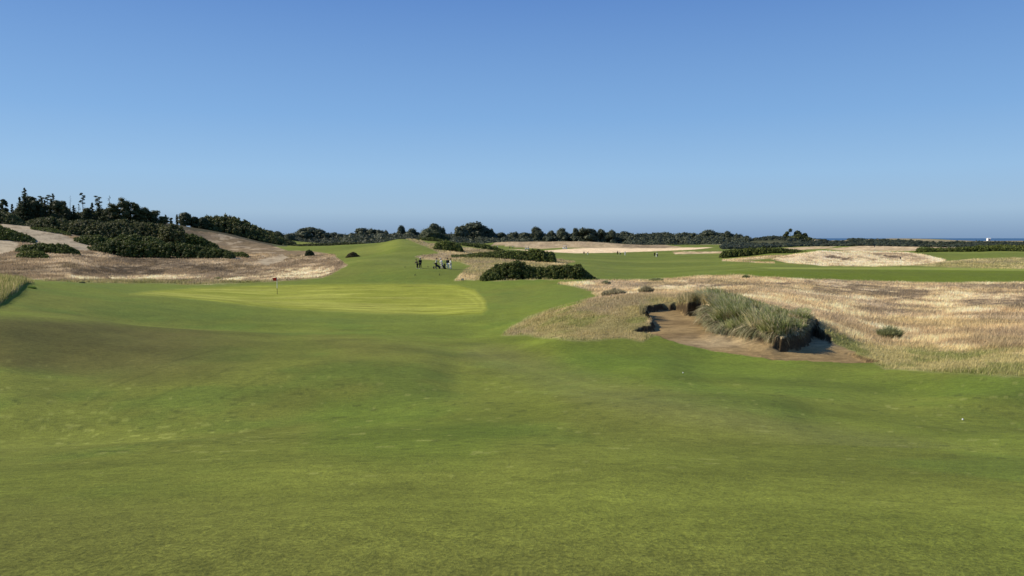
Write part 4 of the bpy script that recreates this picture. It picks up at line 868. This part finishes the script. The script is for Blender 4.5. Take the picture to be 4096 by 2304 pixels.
# marram on the bunker nose and rim
def marram():
    NB = np.array([floor_pt(a, b) for a, b in [(2830,1280),(2856,1320),(2876,1350),(2960,1360),(3060,1388),(3120,1402),(3175,1396),(3215,1374),(3240,1335)]])
    # footprint polygon (world) from the nose base line to the crest of the mound
    P = list(NB) + [(atx(3230, 43), 43.0), (atx(3080, 46), 46.0), (atx(2900, 47.5), 47.5), (atx(2790, 46.5), 46.5), (atx(2780, 44.5), 44.5)]
    P = np.array(P); n = 60000; X = rng.uniform(P[:, 0].min(), P[:, 0].max(), n); Y = rng.uniform(P[:, 1].min(), P[:, 1].max(), n)
    m = (poly_sdf(X, Y, P) > .02) & (look(SAND, X, Y) < .3); X, Y = X[m], Y[m]
    k = min(len(X), 22000); X, Y = X[:k], Y[:k]
    # blades radiate from clump centres
    nc = 330; ci_ = rng.choice(k, nc, replace=False); own = rng.integers(0, nc, k); tx, ty = X[ci_][own], Y[ci_][own]
    rad = rng.uniform(.12, .34, nc)[own] * np.sqrt(rng.random(k)); an = rng.random(k) * 6.28; X = tx + np.cos(an) * rad; Y = ty + np.sin(an) * rad
    ok = (look(SAND, X, Y) < .4); X, Y, own, an, rad = X[ok], Y[ok], own[ok], an[ok], rad[ok]; k = len(X)
    d = poly_sdf(X, Y, P); ed = np.exp(-np.maximum(d, 0) / .55)
    cxm, cym = P[:, 0].mean() + 1.2, P[:, 1].mean() + .9; ox, oy = X - cxm, Y - cym; r = np.hypot(ox, oy) + .01
    hc = rng.uniform(.55, 1.15, nc)[own] * (1 - .5 * sstep(12.0, 14.4, X)) * (1 + .12 * sstep(11.5, 10.5, X)); h = rng.uniform(.55, 1.0, k) * hc * (1 - .30 * ed)
    pal = np.array([[.33, .36, .14], [.46, .47, .22], [.19, .23, .07], [.64, .55, .30], [.27, .23, .10]]); base_c = pal[rng.choice(5, nc, p=[.32, .26, .20, .12, .10])][own]
    c = base_c * rng.uniform(.6, 1.4, (k, 1)); dry_ = (rng.random(k) < .15)[:, None]; c = np.where(dry_, np.array([[.62, .55, .36]]), c)
    sx_ = ox / r * ed * .8 + np.cos(an) * rad * 1.9 - .22; sy_ = oy / r * ed * .8 + np.sin(an) * rad * 1.6
    T, cc = blades(X, Y, h, rng.uniform(.018, .034, k), c, .35, (-.04, -.10), 2, (sx_, sy_))
    grass_obj('marram_grass', 'tall grey green marram grass crowning the bunker lip', T, cc, 'marram grass')
    # blades spilling over the edge of the nose, hiding most of the soil face
    E = []
    for i in range(len(NB) - 1):
        a_, b_ = NB[i], NB[i + 1]; L_ = np.hypot(*(b_ - a_)); nn = int(L_ * 1500); t_ = rng.random(nn)[:, None]; nrm_ = np.array([(b_ - a_)[1], -(b_ - a_)[0]]) / L_
        if nrm_[1] > 0 and abs(nrm_[1]) > .3: nrm_ = -nrm_
        E.append(np.concatenate([a_ + (b_ - a_) * t_ - nrm_ * rng.uniform(-.05, .55, (nn, 1)), np.repeat(nrm_[None], nn, 0)], 1))
    E = np.concatenate(E); ex, ey = E[:, 0], E[:, 1]; k = len(E); zt = np.maximum(gz(ex - E[:, 2] * .3, ey - E[:, 3] * .3), gz(ex, ey)) - .03
    right = sstep(12.0, 12.8, ex); Lb = rng.uniform(.3, .85, k) * (1 - .45 * right); Lb = Lb * (.55 + .8 * vnoise(ex * 3.1, ey * 3.1, 6)); ja = rng.normal(size=(k, 2)) * .4
    O = np.stack([E[:, 2] + ja[:, 0] - .25, E[:, 3] + ja[:, 1], np.zeros(k)], -1) * .62; up_ = rng.uniform(.35, 1.15, k)
    def pt(t): return np.stack([ex, ey, zt], -1) + O * (Lb * t)[:, None] + np.array([0, 0, 1.0]) * (Lb * (up_ * t - 1.25 * t * t))[:, None]
    wv = np.stack([O[:, 1], -O[:, 0], O[:, 2]], -1); wv /= np.linalg.norm(wv, axis=1)[:, None] + 1e-9; wv = wv * rng.uniform(.008, .015, (k, 1)) + rng.normal(size=(k, 3)) * .003
    p0, p1, p2, p3 = pt(0), pt(.4), pt(.75), pt(1.0)
    T = np.concatenate([np.stack([p0 - wv, p0 + wv, p1 + wv], 1), np.stack([p0 - wv, p1 + wv, p1 - wv], 1), np.stack([p1 - wv, p1 + wv, p2 + wv * .7], 1), np.stack([p1 - wv, p2 + wv * .7, p2 - wv * .7], 1), np.stack([p2 - wv * .7, p2 + wv * .7, p3], 1)], 0)
    pal = np.array([[.30, .30, .16], [.50, .43, .27], [.22, .18, .10], [.17, .19, .09], [.62, .56, .38]]); cc = pal[rng.choice(5, k, p=[.38, .22, .15, .20, .05])] * rng.uniform(.6, 1.3, (k, 1))
    grass_obj('marram_grass', 'bent marram and dead blades spilling over the front of the bunker nose', T, np.concatenate([cc] * 5, 0), 'marram grass')
    # pink-brown seed grass fringe along the left rim
    R = [(2560,1240,42.6),(2620,1232,43.2),(2700,1228,43.8),(2760,1240,43.6),(2800,1245,43.0),(2830,1262,42.2)]
    k = 5200; t = rng.uniform(0, len(R) - 1.001, k); i = t.astype(int); f = t - i; R = np.array(R)
    Yp = R[i, 2] * (1 - f) + R[i + 1, 2] * f + rng.uniform(-.05, 2.4, k); pxx = R[i, 0] * (1 - f) + R[i + 1, 0] * f
    X = (pxx - CX) / F * Yp; m = look(SAND, X, Yp) < .5; X, Yp = X[m], Yp[m]; k = len(X)
    pal = np.array([[.28, .28, .13], [.58, .48, .27], [.40, .34, .18]]); c = pal[rng.choice(3, k)] * rng.uniform(.7, 1.25, (k, 1))
    T, cc = blades(X, Yp, rng.uniform(.25, .75, k) * (.6 + .7 * fbm(X * 1.2, Yp * 1.2, 29, 2)), rng.uniform(.016, .03, k), c, .4, (-.1, -.1), 2)
    grass_obj('marram_grass', 'shorter seeded grass fringing the left back rim of the bunker', T, cc, 'marram grass')
marram()
def tussock(label, px, row_top, Y, w_, h_, colr, n=900, cat='grass tuft', group=None, lean=.9, wd=.03):
    X0 = atx(px, Y); g = float(gz(X0, Y)[0]); a = rng.random(n) * 6.28; r = np.sqrt(rng.random(n)) * .5
    X = X0 + np.cos(a) * r * w_ * .62; Yp = Y + np.sin(a) * r * w_ * .5; hh = h_ * rng.uniform(.35, 1.15, n) * (1 - .9 * r)
    c = np.array([colr]) * rng.uniform(.55, 1.45, (n, 1))
    T, cc = blades(X, Yp, hh, np.full(n, wd), c, .45, (0.05, 0), 2, (np.cos(a) * r * lean, np.sin(a) * r * lean))
    L = Leaf(); L.tris(T, cc); me = L.mesh('grass_tussock'); me.transform(__import__('mathutils').Matrix.Translation((-X0, -Y, -g)))
    o = link('grass_tussock', me, M_dry); o.location = (X0, Y, g); tag(o, label, cat, group); return o
tussock('lone round green tussock in the straw right of the bunker', 3567, 1300, 42.5, 1.7, .85, (.26, .28, .13), 1500, lean=1.3)
tussock('wide grey brown tussock at the right edge of the green apron', 2455, 1150, 66, 3.2, .75, (.34, .30, .18), 2600, lean=.5, wd=.045)
tussock('smaller grey brown tussock right behind the wide one by the apron', 2585, 1135, 70, 1.9, .9, (.30, .27, .16), 1600, lean=.5, wd=.045)
tussock('low grey tuft at the far edge of the apron before the fairway', 2425, 1120, 100, 1.8, .55, (.3, .31, .17), 900, lean=.6, wd=.06)
tussock('low green tuft on the far edge of the straw, in front of the far fairway', 2625, 1104, 109, 3.2, .5, (.28, .31, .14), 1200, lean=.6, wd=.07)
tussock('dark little tuft above the marram on the far straw edge', 2985, 1095, 106, 1.5, .45, (.2, .23, .1), 700, lean=.6, wd=.07)
tussock('small green tuft at the near edge of the left rough', 325, 1135, 92, 1.1, .3, (.26, .26, .12), 500, lean=.6, wd=.05)
tussock('round green tuft in the straw behind the flag', 870, 1110, 128, 2.0, .45, (.26, .26, .12), 700, lean=.6, wd=.07)
tussock('tiny bright green clump on the top of the left bank', 125, 1125, 58, .9, .25, (.2, .3, .07), 500, lean=.5, wd=.03)
# ------------------------------------------------------------------ golf things
M_white = principled('white_paint', (.80, .79, .74), .45, .4); M_blk = principled('black_plastic', (.012, .012, .014), .5, .4)
M_dgrn = principled('dark_pole_paint', (.05, .055, .02), .5, .3); M_red = principled('red_flag_cloth', (.55, .045, .025), .8, .2); speckle(M_red, 6, .2)
M_skin = principled('skin', (.36, .20, .13), .6, .3); speckle(M_skin, 20, .05)
M_ball = principled('golf_ball_white', (.85, .85, .82), .3, .5)
M_grey = principled('grey_blue_fabric', (.07, .085, .12), .8, .2); speckle(M_grey, 15, .2)
M_metal = principled('club_steel', (.5, .5, .5), .35, .5, 1.0); M_hair = principled('dark_hair', (.025, .018, .012), .7, .3)
def cloth(nm, c):
    m = principled(nm, c, .85, .15); speckle(m, 9, .14, .004); return m
K_black = cloth('black_cloth', (.013, .013, .016)); K_white = cloth('white_cloth', (.80, .79, .74)); K_cream = cloth('cream_cloth', (.72, .70, .58))
K_navy = cloth('navy_cloth', (.015, .018, .035)); K_grey = cloth('charcoal_cloth', (.035, .037, .042))
def place(px, Y, row=1050):
    X = float(atx(px, Y, row)); return (X, Y, float(gz(X, Y)[0]))
def flagstick(px, row, Y, label, flagmat, left=True, h=2.13, fw=1.0):
    loc = place(px, Y, row); t = empty('flagstick', loc); tag(t, label, 'flagstick')
    MB().tube([(0, 0, .74), (0, 0, h)], [.036, .030], 8).build('pole', M_white, t)
    MB().tube([(0, 0, -.12), (0, 0, .74)], [.028, .028], 8).build('pole', M_dgrn, t)['label'] = 'dark lower half of the pole'
    s = -1 if left else 1; V = []; Fc = []
    nx, nz = 8, 6                                     # limp drooping cloth with folds
    for i in range(nx + 1):
        for j in range(nz + 1):
            a = i / nx; b = j / nz; x = s * a * .56 * fw; z = h - .03 - b * .44 * (1 - .55 * a) - a * .10 - .14*a*b; y_ = .05 * math.sin(a * 9 + b * 3) * a - .05*a
            V.append((x * (1 - .25 * b * a), y_, z))
    for i in range(nx):
        for j in range(nz):
            p = i * (nz + 1) + j; Fc.append((p, p + nz + 1, p + nz + 2, p + 1))
    V2 = [(v[0], v[1] + .004, v[2]) for v in V]; nV = len(V); F2 = Fc + [tuple(k + nV for k in f[::-1]) for f in Fc]
    b = MB(); b.add(V + V2, F2); b.build('flag', flagmat, t, True)
    MB().lathe([(.054, .002), (.060, .004), (.060, -.1)], n=18).build('hole_cup', M_blk, t)
    MB().lathe([(.016, h), (.022, h + .015), (.012, h + .04)], n=10).build('finial', M_white, t)
    return t
flagstick(1109, 1177, 95, 'white and dark pole with a limp red flag on the putting green', M_red)
M_dflag = principled('dark_flag_cloth', (.06, .02, .015), .8, .2); speckle(M_dflag, 6, .2)
flagstick(3603, 1072, 141, 'pole with a furled dark flag on the right hand green', M_dflag, True, 2.13, .45)
flagstick(3500, 1002, 300, 'faint distant pole with a brown flag beyond the straw mound', M_dflag, True)
def ball(px, row, Y, label):
    loc = place(px, Y, row); me = mesh_np('golf_ball', ICO_V * .0214, ICO_F, None, True); o = link('golf_ball', me, M_ball)
    o.location = (loc[0], loc[1], loc[2] + .018); tag(o, label, 'golf ball')
ball(3851, 1680, ydepth(3851, 1680, 10, 26), 'white golf ball on the fairway at the right, the nearest ball')
ball(2732, 1492, ydepth(2732, 1492, 18, 34), 'white golf ball on the turf just short of the bunker')
ball(1128, 1135, ydepth(1128, 1137, 100, 118), 'white golf ball on the fringe behind the red flag')
def stake(px, row, Y0, Y1, label, h=.3, tilt=0):
    Y = ydepth(px, row, Y0, Y1); loc = place(px, Y, row); t = empty('tee_marker', loc); tag(t, label, 'marker stake', 'small dark stakes on the fairway')
    MB().box((0, 0, h / 2 - .02), (.07, .07, h), .3).build('post', K_grey, t).rotation_euler = (0, tilt, 0)
    MB().lathe([(.055, h - .03), (.06, h), (.03, h + .03)], n=10).build('cap', M_blk, t).rotation_euler = (0, tilt, 0)
stake(1620, 1071, 118, 150, 'small dark stake on the fairway left of the black clad golfer', .22)
stake(1712, 1070, 118, 150, 'small dark stake between the black clad golfer and the cream shirted one', .22)
stake(1659, 1102, 105, 130, 'leaning dark stake on the fairway below the black clad golfer', .26, .3)
stake(1758, 1102, 105, 130, 'upright dark stake on the fairway below the cream shirted golfer', .28)
stake(2236, 1138, 88, 112, 'small dark stake at the far edge of the green apron', .2)
# small open box frame (sprinkler valve sign) in the straw
def framebox():
    Y = ydepth(1850, 1122, 100, 125); loc = place(1850, Y, 1122); t = empty('tee_sign', loc, .2); tag(t, 'small dark square frame standing in the straw left of the front gorse', 'sign')
    b = MB(); b.box((-.14, 0, .14), (.04, .05, .3)).box((.14, 0, .14), (.04, .05, .3)); b.box((0, 0, .27), (.24, .04, .04)).box((0, 0, .06), (.24, .04, .04)); b.build('frame', M_dgrn, t)
    MB().box((0, .01, .165), (.23, .012, .16)).build('panel', K_cream, t)
framebox()
# ---- people: one continuous skinned body; clothes grown from the same skeleton, slightly larger
def skin_mesh(name, pts, edges, rad, root=0, sub=1):
    me = bpy.data.meshes.new(name); me.from_pydata([tuple(p) for p in pts], edges, []); o = bpy.data.objects.new(name, me); COLL.objects.link(o)
    sk = o.modifiers.new('s', 'SKIN'); sk.use_smooth_shade = True
    lay = me.skin_vertices[0] if me.skin_vertices else None
    for i, v in enumerate(me.skin_vertices[0].data):
        r = rad[i]; v.radius = r if hasattr(r, '__len__') else (r, r); v.use_root = (i == root)
    ss = o.modifiers.new('u', 'SUBSURF'); ss.levels = sub; ss.render_levels = sub
    dg = bpy.context.evaluated_depsgraph_get(); m2 = bpy.data.meshes.new_from_object(o.evaluated_get(dg)); m2.name = name
    bpy.data.objects.remove(o); bpy.data.meshes.remove(me); return m2
def person(label, px, Y, rz, top, legs, hat=None, pose='stand', group=None, h=1.75, row=1075, shoes=None, vest=None, hands=True, loc=None, sleeves=True):
    s = h / 1.75; loc = loc or place(px, Y, row); t = empty('person', loc, rz); tag(t, label, 'person', group)
    bend = {'stand': .03, 'bend': .85, 'lean': .30, 'push': .14, 'crouch': .75}[pose]; kn = {'bend': .28, 'crouch': .55}.get(pose, .03)
    V = Vector
    hipz = .93 - kn * .35; pel = V((0, 0 + kn * .22, hipz))
    def up(d): return V((0, -math.sin(bend) * d, math.cos(bend) * d))
    sp1 = pel + up(.20); sp2 = pel + up(.38); nk = pel + up(.52); hd = nk + up(.12) + V((0, -.02, .02)); hd2 = hd + V((0, -.03 - .1 * bend, .11 - .06 * bend))
    P = [pel, sp1, sp2, nk, hd, hd2]; E = [(0, 1), (1, 2), (2, 3), (3, 4), (4, 5)]; R = [(.15, .11), (.135, .10), (.165, .11), (.055, .055), (.075, .09), (.078, .092)]
    J = {}
    for sgn, nm in ((-1, 'l'), (1, 'r')):
        hp = pel + V((sgn * .095, 0, -.06)); k = V((sgn * (.12 + .02 * kn), -.02 - kn * .35 + (.05 * sgn), hipz * .53)); an = V((sgn * .13, .05 * sgn + .02, .09)); toe = an + V((sgn * .03, -.17, -.05))
        i = len(P); P += [hp, k, an, toe]; E += [(0, i), (i, i + 1), (i + 1, i + 2), (i + 2, i + 3)]; R += [(.095, .095), (.062, .062), (.042, .042), (.04, .03)]
        sh = nk + V((sgn * .185, 0, -.03)) ; J['hip' + nm] = i
        if pose == 'stand': el = sh + V((sgn * .05, .02, -.28)); wr = el + V((-sgn * .03, -.14, -.20))
        elif pose in ('bend', 'crouch'): el = sh + V((sgn * .03, -.04, -.27)); wr = el + V((-sgn * .05, -.08, -.23))
        elif pose == 'push': el = sh + V((sgn * .03, -.10, -.26)); wr = el + V((-sgn * .06, -.24, .00))
        else: el = sh + V((sgn * .05, -.10, -.25)); wr = el + V((-sgn * .07, -.20, -.10))
        j = len(P); P += [sh, el, wr]; E += [(2, j), (j, j + 1), (j + 1, j + 2)]; R += [(.062, .062), (.043, .043), (.029, .029)]; J['sh' + nm] = j
        if hands:
            d = (wr - el).normalized(); sd = d.cross(V((sgn, 0, .2))).normalized(); pm = wr + d * .075; q = len(P); P.append(pm); E.append((j + 2, q)); R.append((.036, .02))
            for f in range(4):
                o_ = sd * (.024 * (f - 1.5)); Lf = (.062, .075, .070, .055)[f]; a0 = pm + o_ + d * .022; a1 = a0 + d * Lf * .5; a2 = a1 + d * Lf * .35 + V((-sgn * .02, 0, -.01)); z0 = len(P); P += [a0, a1, a2]; E += [(q, z0), (z0, z0 + 1), (z0 + 1, z0 + 2)]; R += [(.010, .010), (.009, .009), (.007, .007)]
            z0 = len(P); th = wr + d * .035 + sd * .035; P += [th, th + d * .035 + sd * .02]; E += [(q, z0), (z0, z0 + 1)]; R += [(.012, .012), (.009, .009)]
    P = [p * s for p in P]; R = [(a * s, b * s) for a, b in R]
    body = link('body', skin_mesh('body', P, E, R), M_skin, t)
    hl, hr, sl_, sr_ = J['hipl'], J['hipr'], J['shl'], J['shr']
    def sub(ids, ed, k=1.16, add=.012, over={}):
        mp_ = {a: i for i, a in enumerate(ids)}; rr = [(R[a][0] * k + add, R[a][1] * k + add) for a in ids]
        for a, v in over.items(): rr[mp_[a]] = v
        return [P[a] for a in ids], [(mp_[a], mp_[b]) for a, b in ed], rr
    ids = [0, 1, 2, sl_, sl_ + 1, sr_, sr_ + 1]; ed = [(0, 1), (1, 2), (2, sl_), (sl_, sl_ + 1), (2, sr_), (sr_, sr_ + 1)]
    if sleeves: ids += [sl_ + 2, sr_ + 2]; ed += [(sl_ + 1, sl_ + 2), (sr_ + 1, sr_ + 2)]
    pp, ee, rr = sub(ids, ed); link('jacket' if sleeves else 'shirt', skin_mesh('shirt', pp, ee, rr), top, t)
    ids = [0, hl, hl + 1, hl + 2, hr, hr + 1, hr + 2]; ed = [(0, hl), (hl, hl + 1), (hl + 1, hl + 2), (0, hr), (hr, hr + 1), (hr + 1, hr + 2)]
    pp, ee, rr = sub(ids, ed, 1.18, .014); link('trousers', skin_mesh('trousers', pp, ee, rr), legs, t)
    for q in (hl, hr):
        a = P[q + 2]; b = P[q + 3]; link('shoe', skin_mesh('shoe', [a + V((0, .05, -.045)), a + V((0, 0, -.03)), b], [(0, 1), (1, 2)], [(.045, .045), (.052, .05), (.046, .036)]), shoes or K_white, t)
    if vest:
        pp, ee, rr = sub([0, 1, 2], [(0, 1), (1, 2)], 1.3, .03); link('bib', skin_mesh('bib', pp, ee, rr), vest, t)
    c = P[5]
    if hat:
        b = MB(); b.lathe([(.108 * s, -.015), (.112 * s, .02), (.10 * s, .065), (.06 * s, .10), (.01, .112)], c=(c[0], c[1], c[2] + .035), n=16); b.build('cap', hat, t, True)
        b = MB(); b.lathe([(.10, 0), (.104, .008), (.10, .014)], c=(c[0], c[1] - .09 * s, c[2] + .03), n=14); b.build('cap_brim', hat, t)
    b = MB(); b.lathe([(.06 * s, -.10), (.092 * s, -.05), (.096 * s, .02), (.085 * s, .075), (.03, .10)], c=(c[0], c[1] + .02, c[2] + .008), n=14); b.build('hair', M_hair, t, True)
    b = MB(); b.tube([(c[0], c[1] - .085 * s, c[2] + .0), (c[0], c[1] - .118 * s, c[2] - .03)], [.010, .015], 6)
    b.build('nose', M_skin, t)
    for sg in (-1, 1):
        b = MB(); b.lathe([(.004, 0), (.011, .004), (.004, .008)], c=(c[0] + sg * .032, c[1] - .098 * s, c[2] + .0), axis='y', n=8); b.build('eye', M_blk, t)
        b = MB(); b.lathe([(.02, -.006), (.026, 0), (.018, .008)], c=(c[0] + sg * .083 * s, c[1], c[2] - .01), axis='x', n=8); b.build('ear', M_skin, t)
    b = MB(); b.tube([(c[0] - .022, c[1] - .096 * s, c[2] - .058), (c[0] + .022, c[1] - .096 * s, c[2] - .058)], .005, 5); b.build('mouth', M_red, t)
    return t
def golf_bag(label, loc, rz=0, tilt=.35, mat=None, lie=False, group='golf bags beside the golfers on the fairway'):
    t = empty('golf_bag', loc, rz); tag(t, label, 'golf bag', group); mat = mat or K_black
    t.rotation_euler = (math.radians(82) if lie else tilt, 0, rz)
    if lie: t.location.z += .17
    MB().lathe([(.12, 0), (.135, .02), (.13, .3), (.12, .6), (.135, .80), (.14, .86), (.12, .87)], n=18).build('bag_body', mat, t, True)
    MB().lathe([(.02, .12), (.085, .15), (.095, .35), (.08, .50), (.02, .54)], c=(0, -.12, 0), n=12).build('pocket', mat, t, True)
    MB().tube([(.13, 0, .75), (.22, .02, .6), (.22, .02, .4), (.13, 0, .25)], .018, 6).build('strap', K_grey, t)
    for k in range(7):
        a = k * .9; x, y = .07 * math.cos(a), .07 * math.sin(a); hh = 1.05 + .12 * (k % 3); b = MB(); b.tube([(x, y, .6), (x * 1.2, y * 1.2, hh)], .007, 5)
        b.lathe([(.012, 0), (.035, .02), (.03, .06), (.01, .075)], c=(x * 1.2 + .02, y * 1.2, hh - .01), n=8); b.build('club', M_metal if k % 2 else M_blk, t)
    return t
def push_cart(label, loc, rz=0):
    t = empty('golf_trolley', loc, rz); tag(t, label, 'golf trolley')
    b = MB(); b.tube([(0, -.55, .16), (0, .1, .42), (0, .5, .85), (0, .62, .98)], .018, 8); b.tube([(-.32, .18, .15), (0, .05, .38), (.32, .18, .15)], .014, 6); b.tube([(0, .5, .85), (0, .1, .15)], .012, 6); b.build('frame', K_grey, t)
    MB().tube([(-.14, .64, .99), (.14, .64, .99)], .022, 8).build('handle', M_blk, t)
    for (x, y, r) in ((-.34, .18, .15), (.34, .18, .15), (0, -.58, .14)):
        wh = MB().lathe([(r * .75, -.02), (r, -.022), (r, .022), (r * .75, .02)], c=(x, y, r), axis='x', n=18).build('wheel', M_blk, t)
        MB().lathe([(r * .72, -.012), (r * .2, -.02), (r * .2, .02), (r * .72, .012)], c=(x, y, r), axis='x', n=14).build('hub', M_metal, wh)
    return t
YG = ydepth(1700, 1074, 120, 145)
g5 = 'golfers and caddies standing on the fairway behind the green'
pi = math.pi
person('golfer all in black with a pale cap, facing away on the left of the group', 1681, YG, pi + .2, K_black, K_black, K_cream, 'stand', g5, 1.80)
person('person in dark clothes and white shoes bending beside the black clad golfer', 1670, YG + .35, -pi / 2 + .4, K_grey, K_black, None, 'lean', g5, 1.62)
person('golfer in cream shirt and black trousers, dark cap, holding the trolley handle', 1744, YG, pi / 2, K_cream, K_black, K_black, 'push', g5, 1.76, sleeves=False)
person('caddie in white overalls leaning over the trolley in the middle of the group', 1768, YG + .5, -pi / 2 + .5, K_white, K_white, K_white, 'lean', g5, 1.76)
person('golfer in a black top and white trousers at the right of the group', 1791, YG + .1, pi, K_navy, K_white, K_black, 'stand', g5, 1.78)
person('caddie in white overalls behind the shoulder of the golfer with white trousers', 1802, YG + .35, pi / 2 + .3, K_white, K_white, K_black, 'stand', g5, 1.70)
golf_bag('black golf bag lying end on left of the cream shirted golfer', place(1735, YG, 1075), .1, lie=True)
cart = place(1763, YG - .1, 1075); push_cart('three wheeled push trolley held by the cream shirted golfer', cart, pi / 2)
golf_bag('grey blue golf bag tilted on the trolley', (cart[0] - .15, cart[1] - .05, cart[2] + .28), -pi / 2, .95, K_grey)
golf_bag('upright grey blue golf bag right of the trolley', place(1777, YG - .1, 1075), .5, .25, K_grey)
golf_bag('black golf bag slumped at the right of the trolley', place(1783, YG, 1075), -1.2, .75, K_black)
# club on the turf
b = MB(); b.tube([(0, 0, .03), (.62, -.02, .02)], .012, 6); b.lathe([(.02, 0), (.06, .02), (.03, .06)], c=(.62, -.02, .0), n=10); o = b.build('golf_club', M_blk); o.location = place(1690, YG, 1074); tag(o, 'dark golf club lying on the turf beside the black clad golfer', 'golf club')
# far golfers
def far(label, px, row, top, legs, pose='stand', y0=280, y1=380, rz=pi, hat=None, h=1.75):
    Y = ydepth(px, row, y0, y1); return person(label, px, Y, rz, top, legs, hat, pose, 'distant golfers on the far fairways', h, row, hands=True)
far('distant golfer in black beside two others on the far fairway, leftmost of three', 2470, 1020, K_black, K_black)
far('distant golfer in white bending beside the black one on the far fairway', 2481, 1020, K_white, K_grey, 'bend', rz=-pi / 2)
far('distant golfer all in white standing apart at the right of three', 2500, 1022, K_white, K_white)
far('distant golfer in black at the rightmost pair on the far fairway', 2618, 1027, K_black, K_black)
far('distant golfer in white shirt and cap leaning at the rightmost pair', 2630, 1027, K_white, K_grey, 'lean', rz=-pi / 2, hat=K_white)
far('distant golfer in brown sitting low by a trolley left of the far three', 2336, 1018, K_grey, K_black, 'crouch', h=1.6)
far('distant golfer with a white bag crouching left of the far three', 2350, 1018, K_grey, K_white, 'crouch', rz=pi / 2, h=1.5)
golf_bag('white golf bag standing in front of the rightmost distant pair', place(2625, ydepth(2625, 1028, 280, 360), 1028), 0, .2, K_white)
far('tiny golfer in black on the remote fairway under the dune ridge', 2039, 996, K_black, K_black, y0=440, y1=540)
far('tiny golfer in white shirt on the remote fairway under the dune ridge', 2051, 995, K_white, K_grey, y0=440, y1=540)
far('tiny white clad golfer at the left end of the remote fairway', 1990, 993, K_white, K_white, 'lean', y0=440, y1=540)
# golf carts
def golf_cart(px, row, label, rz):
    Y = ydepth(px, row, 420, 530); t = empty('golf_cart', place(px, Y, row), rz); tag(t, label, 'golf cart', 'golf carts on the remote path')
    MB().box((0, 0, 1.86), (1.25, 2.0, .06)).box((0, 0, 1.90), (1.05, 1.8, .05)).build('roof', M_white, t)
    for x in (-.55, .55):
        for y_ in (-.85, .75): MB().tube([(x, y_, .7), (x * .97, y_ * .97, 1.84)], .022, 6).build('post', M_blk, t)
    b = MB(); b.add([(-.6, -1.2, .3), (.6, -1.2, .3), (.6, 1.15, .3), (-.6, 1.15, .3), (-.55, -1.15, .62), (.55, -1.15, .62), (.55, -.7, .85), (-.55, -.7, .85), (.58, -.45, .42), (-.58, -.45, .42), (.58, .3, .42), (-.58, .3, .42), (.58, .35, .85), (-.58, .35, .85), (.55, 1.12, .8), (-.55, 1.12, .8)],
      [(0, 3, 2, 1), (0, 1, 5, 4), (4, 5, 6, 7), (7, 6, 8, 9), (9, 8, 10, 11), (11, 10, 12, 13), (13, 12, 14, 15), (15, 14, 2, 3), (0, 4, 7, 9), (0, 9, 11, 3), (3, 11, 13, 15), (1, 8, 6, 5), (1, 2, 10, 8), (2, 14, 12, 10)]); b.build('body', M_white, t)
    MB().box((0, .28, .80), (1.05, .5, .12)).build('seat', K_cream, t); MB().box((0, .52, 1.08), (1.05, .1, .45)).build('backrest', K_cream, t)
    g = principled('windscreen', (.2, .24, .26), .1, .5); MB().box((0, -.80, 1.3), (1.0, .02, .8)).build('windscreen', g, t)
    for x in (-.55, .55):
        for y_ in (-.8, .8):
            wh = MB().lathe([(.15, -.08), (.23, -.09), (.23, .09), (.15, .08)], c=(x, y_, .23), axis='x', n=16).build('wheel', M_blk, t)
            MB().lathe([(.14, -.06), (.04, -.07), (.04, .07), (.14, .06)], c=(x, y_, .23), axis='x', n=12).build('hub', M_metal, wh)
golf_cart(2108, 998, 'tiny white golf cart above the rear gorse thicket', 1.2)
golf_cart(2259, 997, 'tiny white golf cart further right at the foot of the dune ridge', 1.0)
# far small buildings
def hut(px, base, Y, w_, h_, label, name='hut', col_=(.8, .8, .78)):
    X = float(atx(px, Y)); g = float(gz(X, Y)[0]); t = empty(name, (X, Y, g - .1)); tag(t, label, 'hut')
    m = principled(name + '_wall', col_, .8, .2); speckle(m, 3, .1); MB().box((0, 0, h_ / 2), (w_, w_ * .8, h_)).build('wall', m, t)
    b = MB(); x, y_ = w_ * .56, w_ * .46; b.add([(-x, -y_, h_), (x, -y_, h_), (x, y_, h_), (-x, y_, h_), (-x, 0, h_ + .5), (x, 0, h_ + .5)], [(0, 1, 5, 4), (2, 3, 4, 5), (0, 4, 3), (1, 2, 5), (0, 3, 2, 1)]); b.build('roof', m, t)
    MB().box((w_ * .1, -w_ * .4 - .02, h_ * .42), (.8, .03, h_ * .8)).build('door', K_grey, t)
hut(3951, 966, 900, 3.4, 3.0, 'tiny white hut on the dune crest against the ocean')
hut(3263, 970, 640, 2.6, 1.4, 'small beige hut in the scrub right of the far knoll', col_=(.33, .29, .2))
b = MB(); b.tube([(0, 0, 0), (0, 0, 3.2)], .09, 8); o = b.build('marker_pole', K_cream); Xp = float(atx(3249, 640)); o.location = (Xp, 640, float(gz(Xp, 640)[0]) ); tag(o, 'pale upright pole in the scrub left of the beige hut', 'pole')
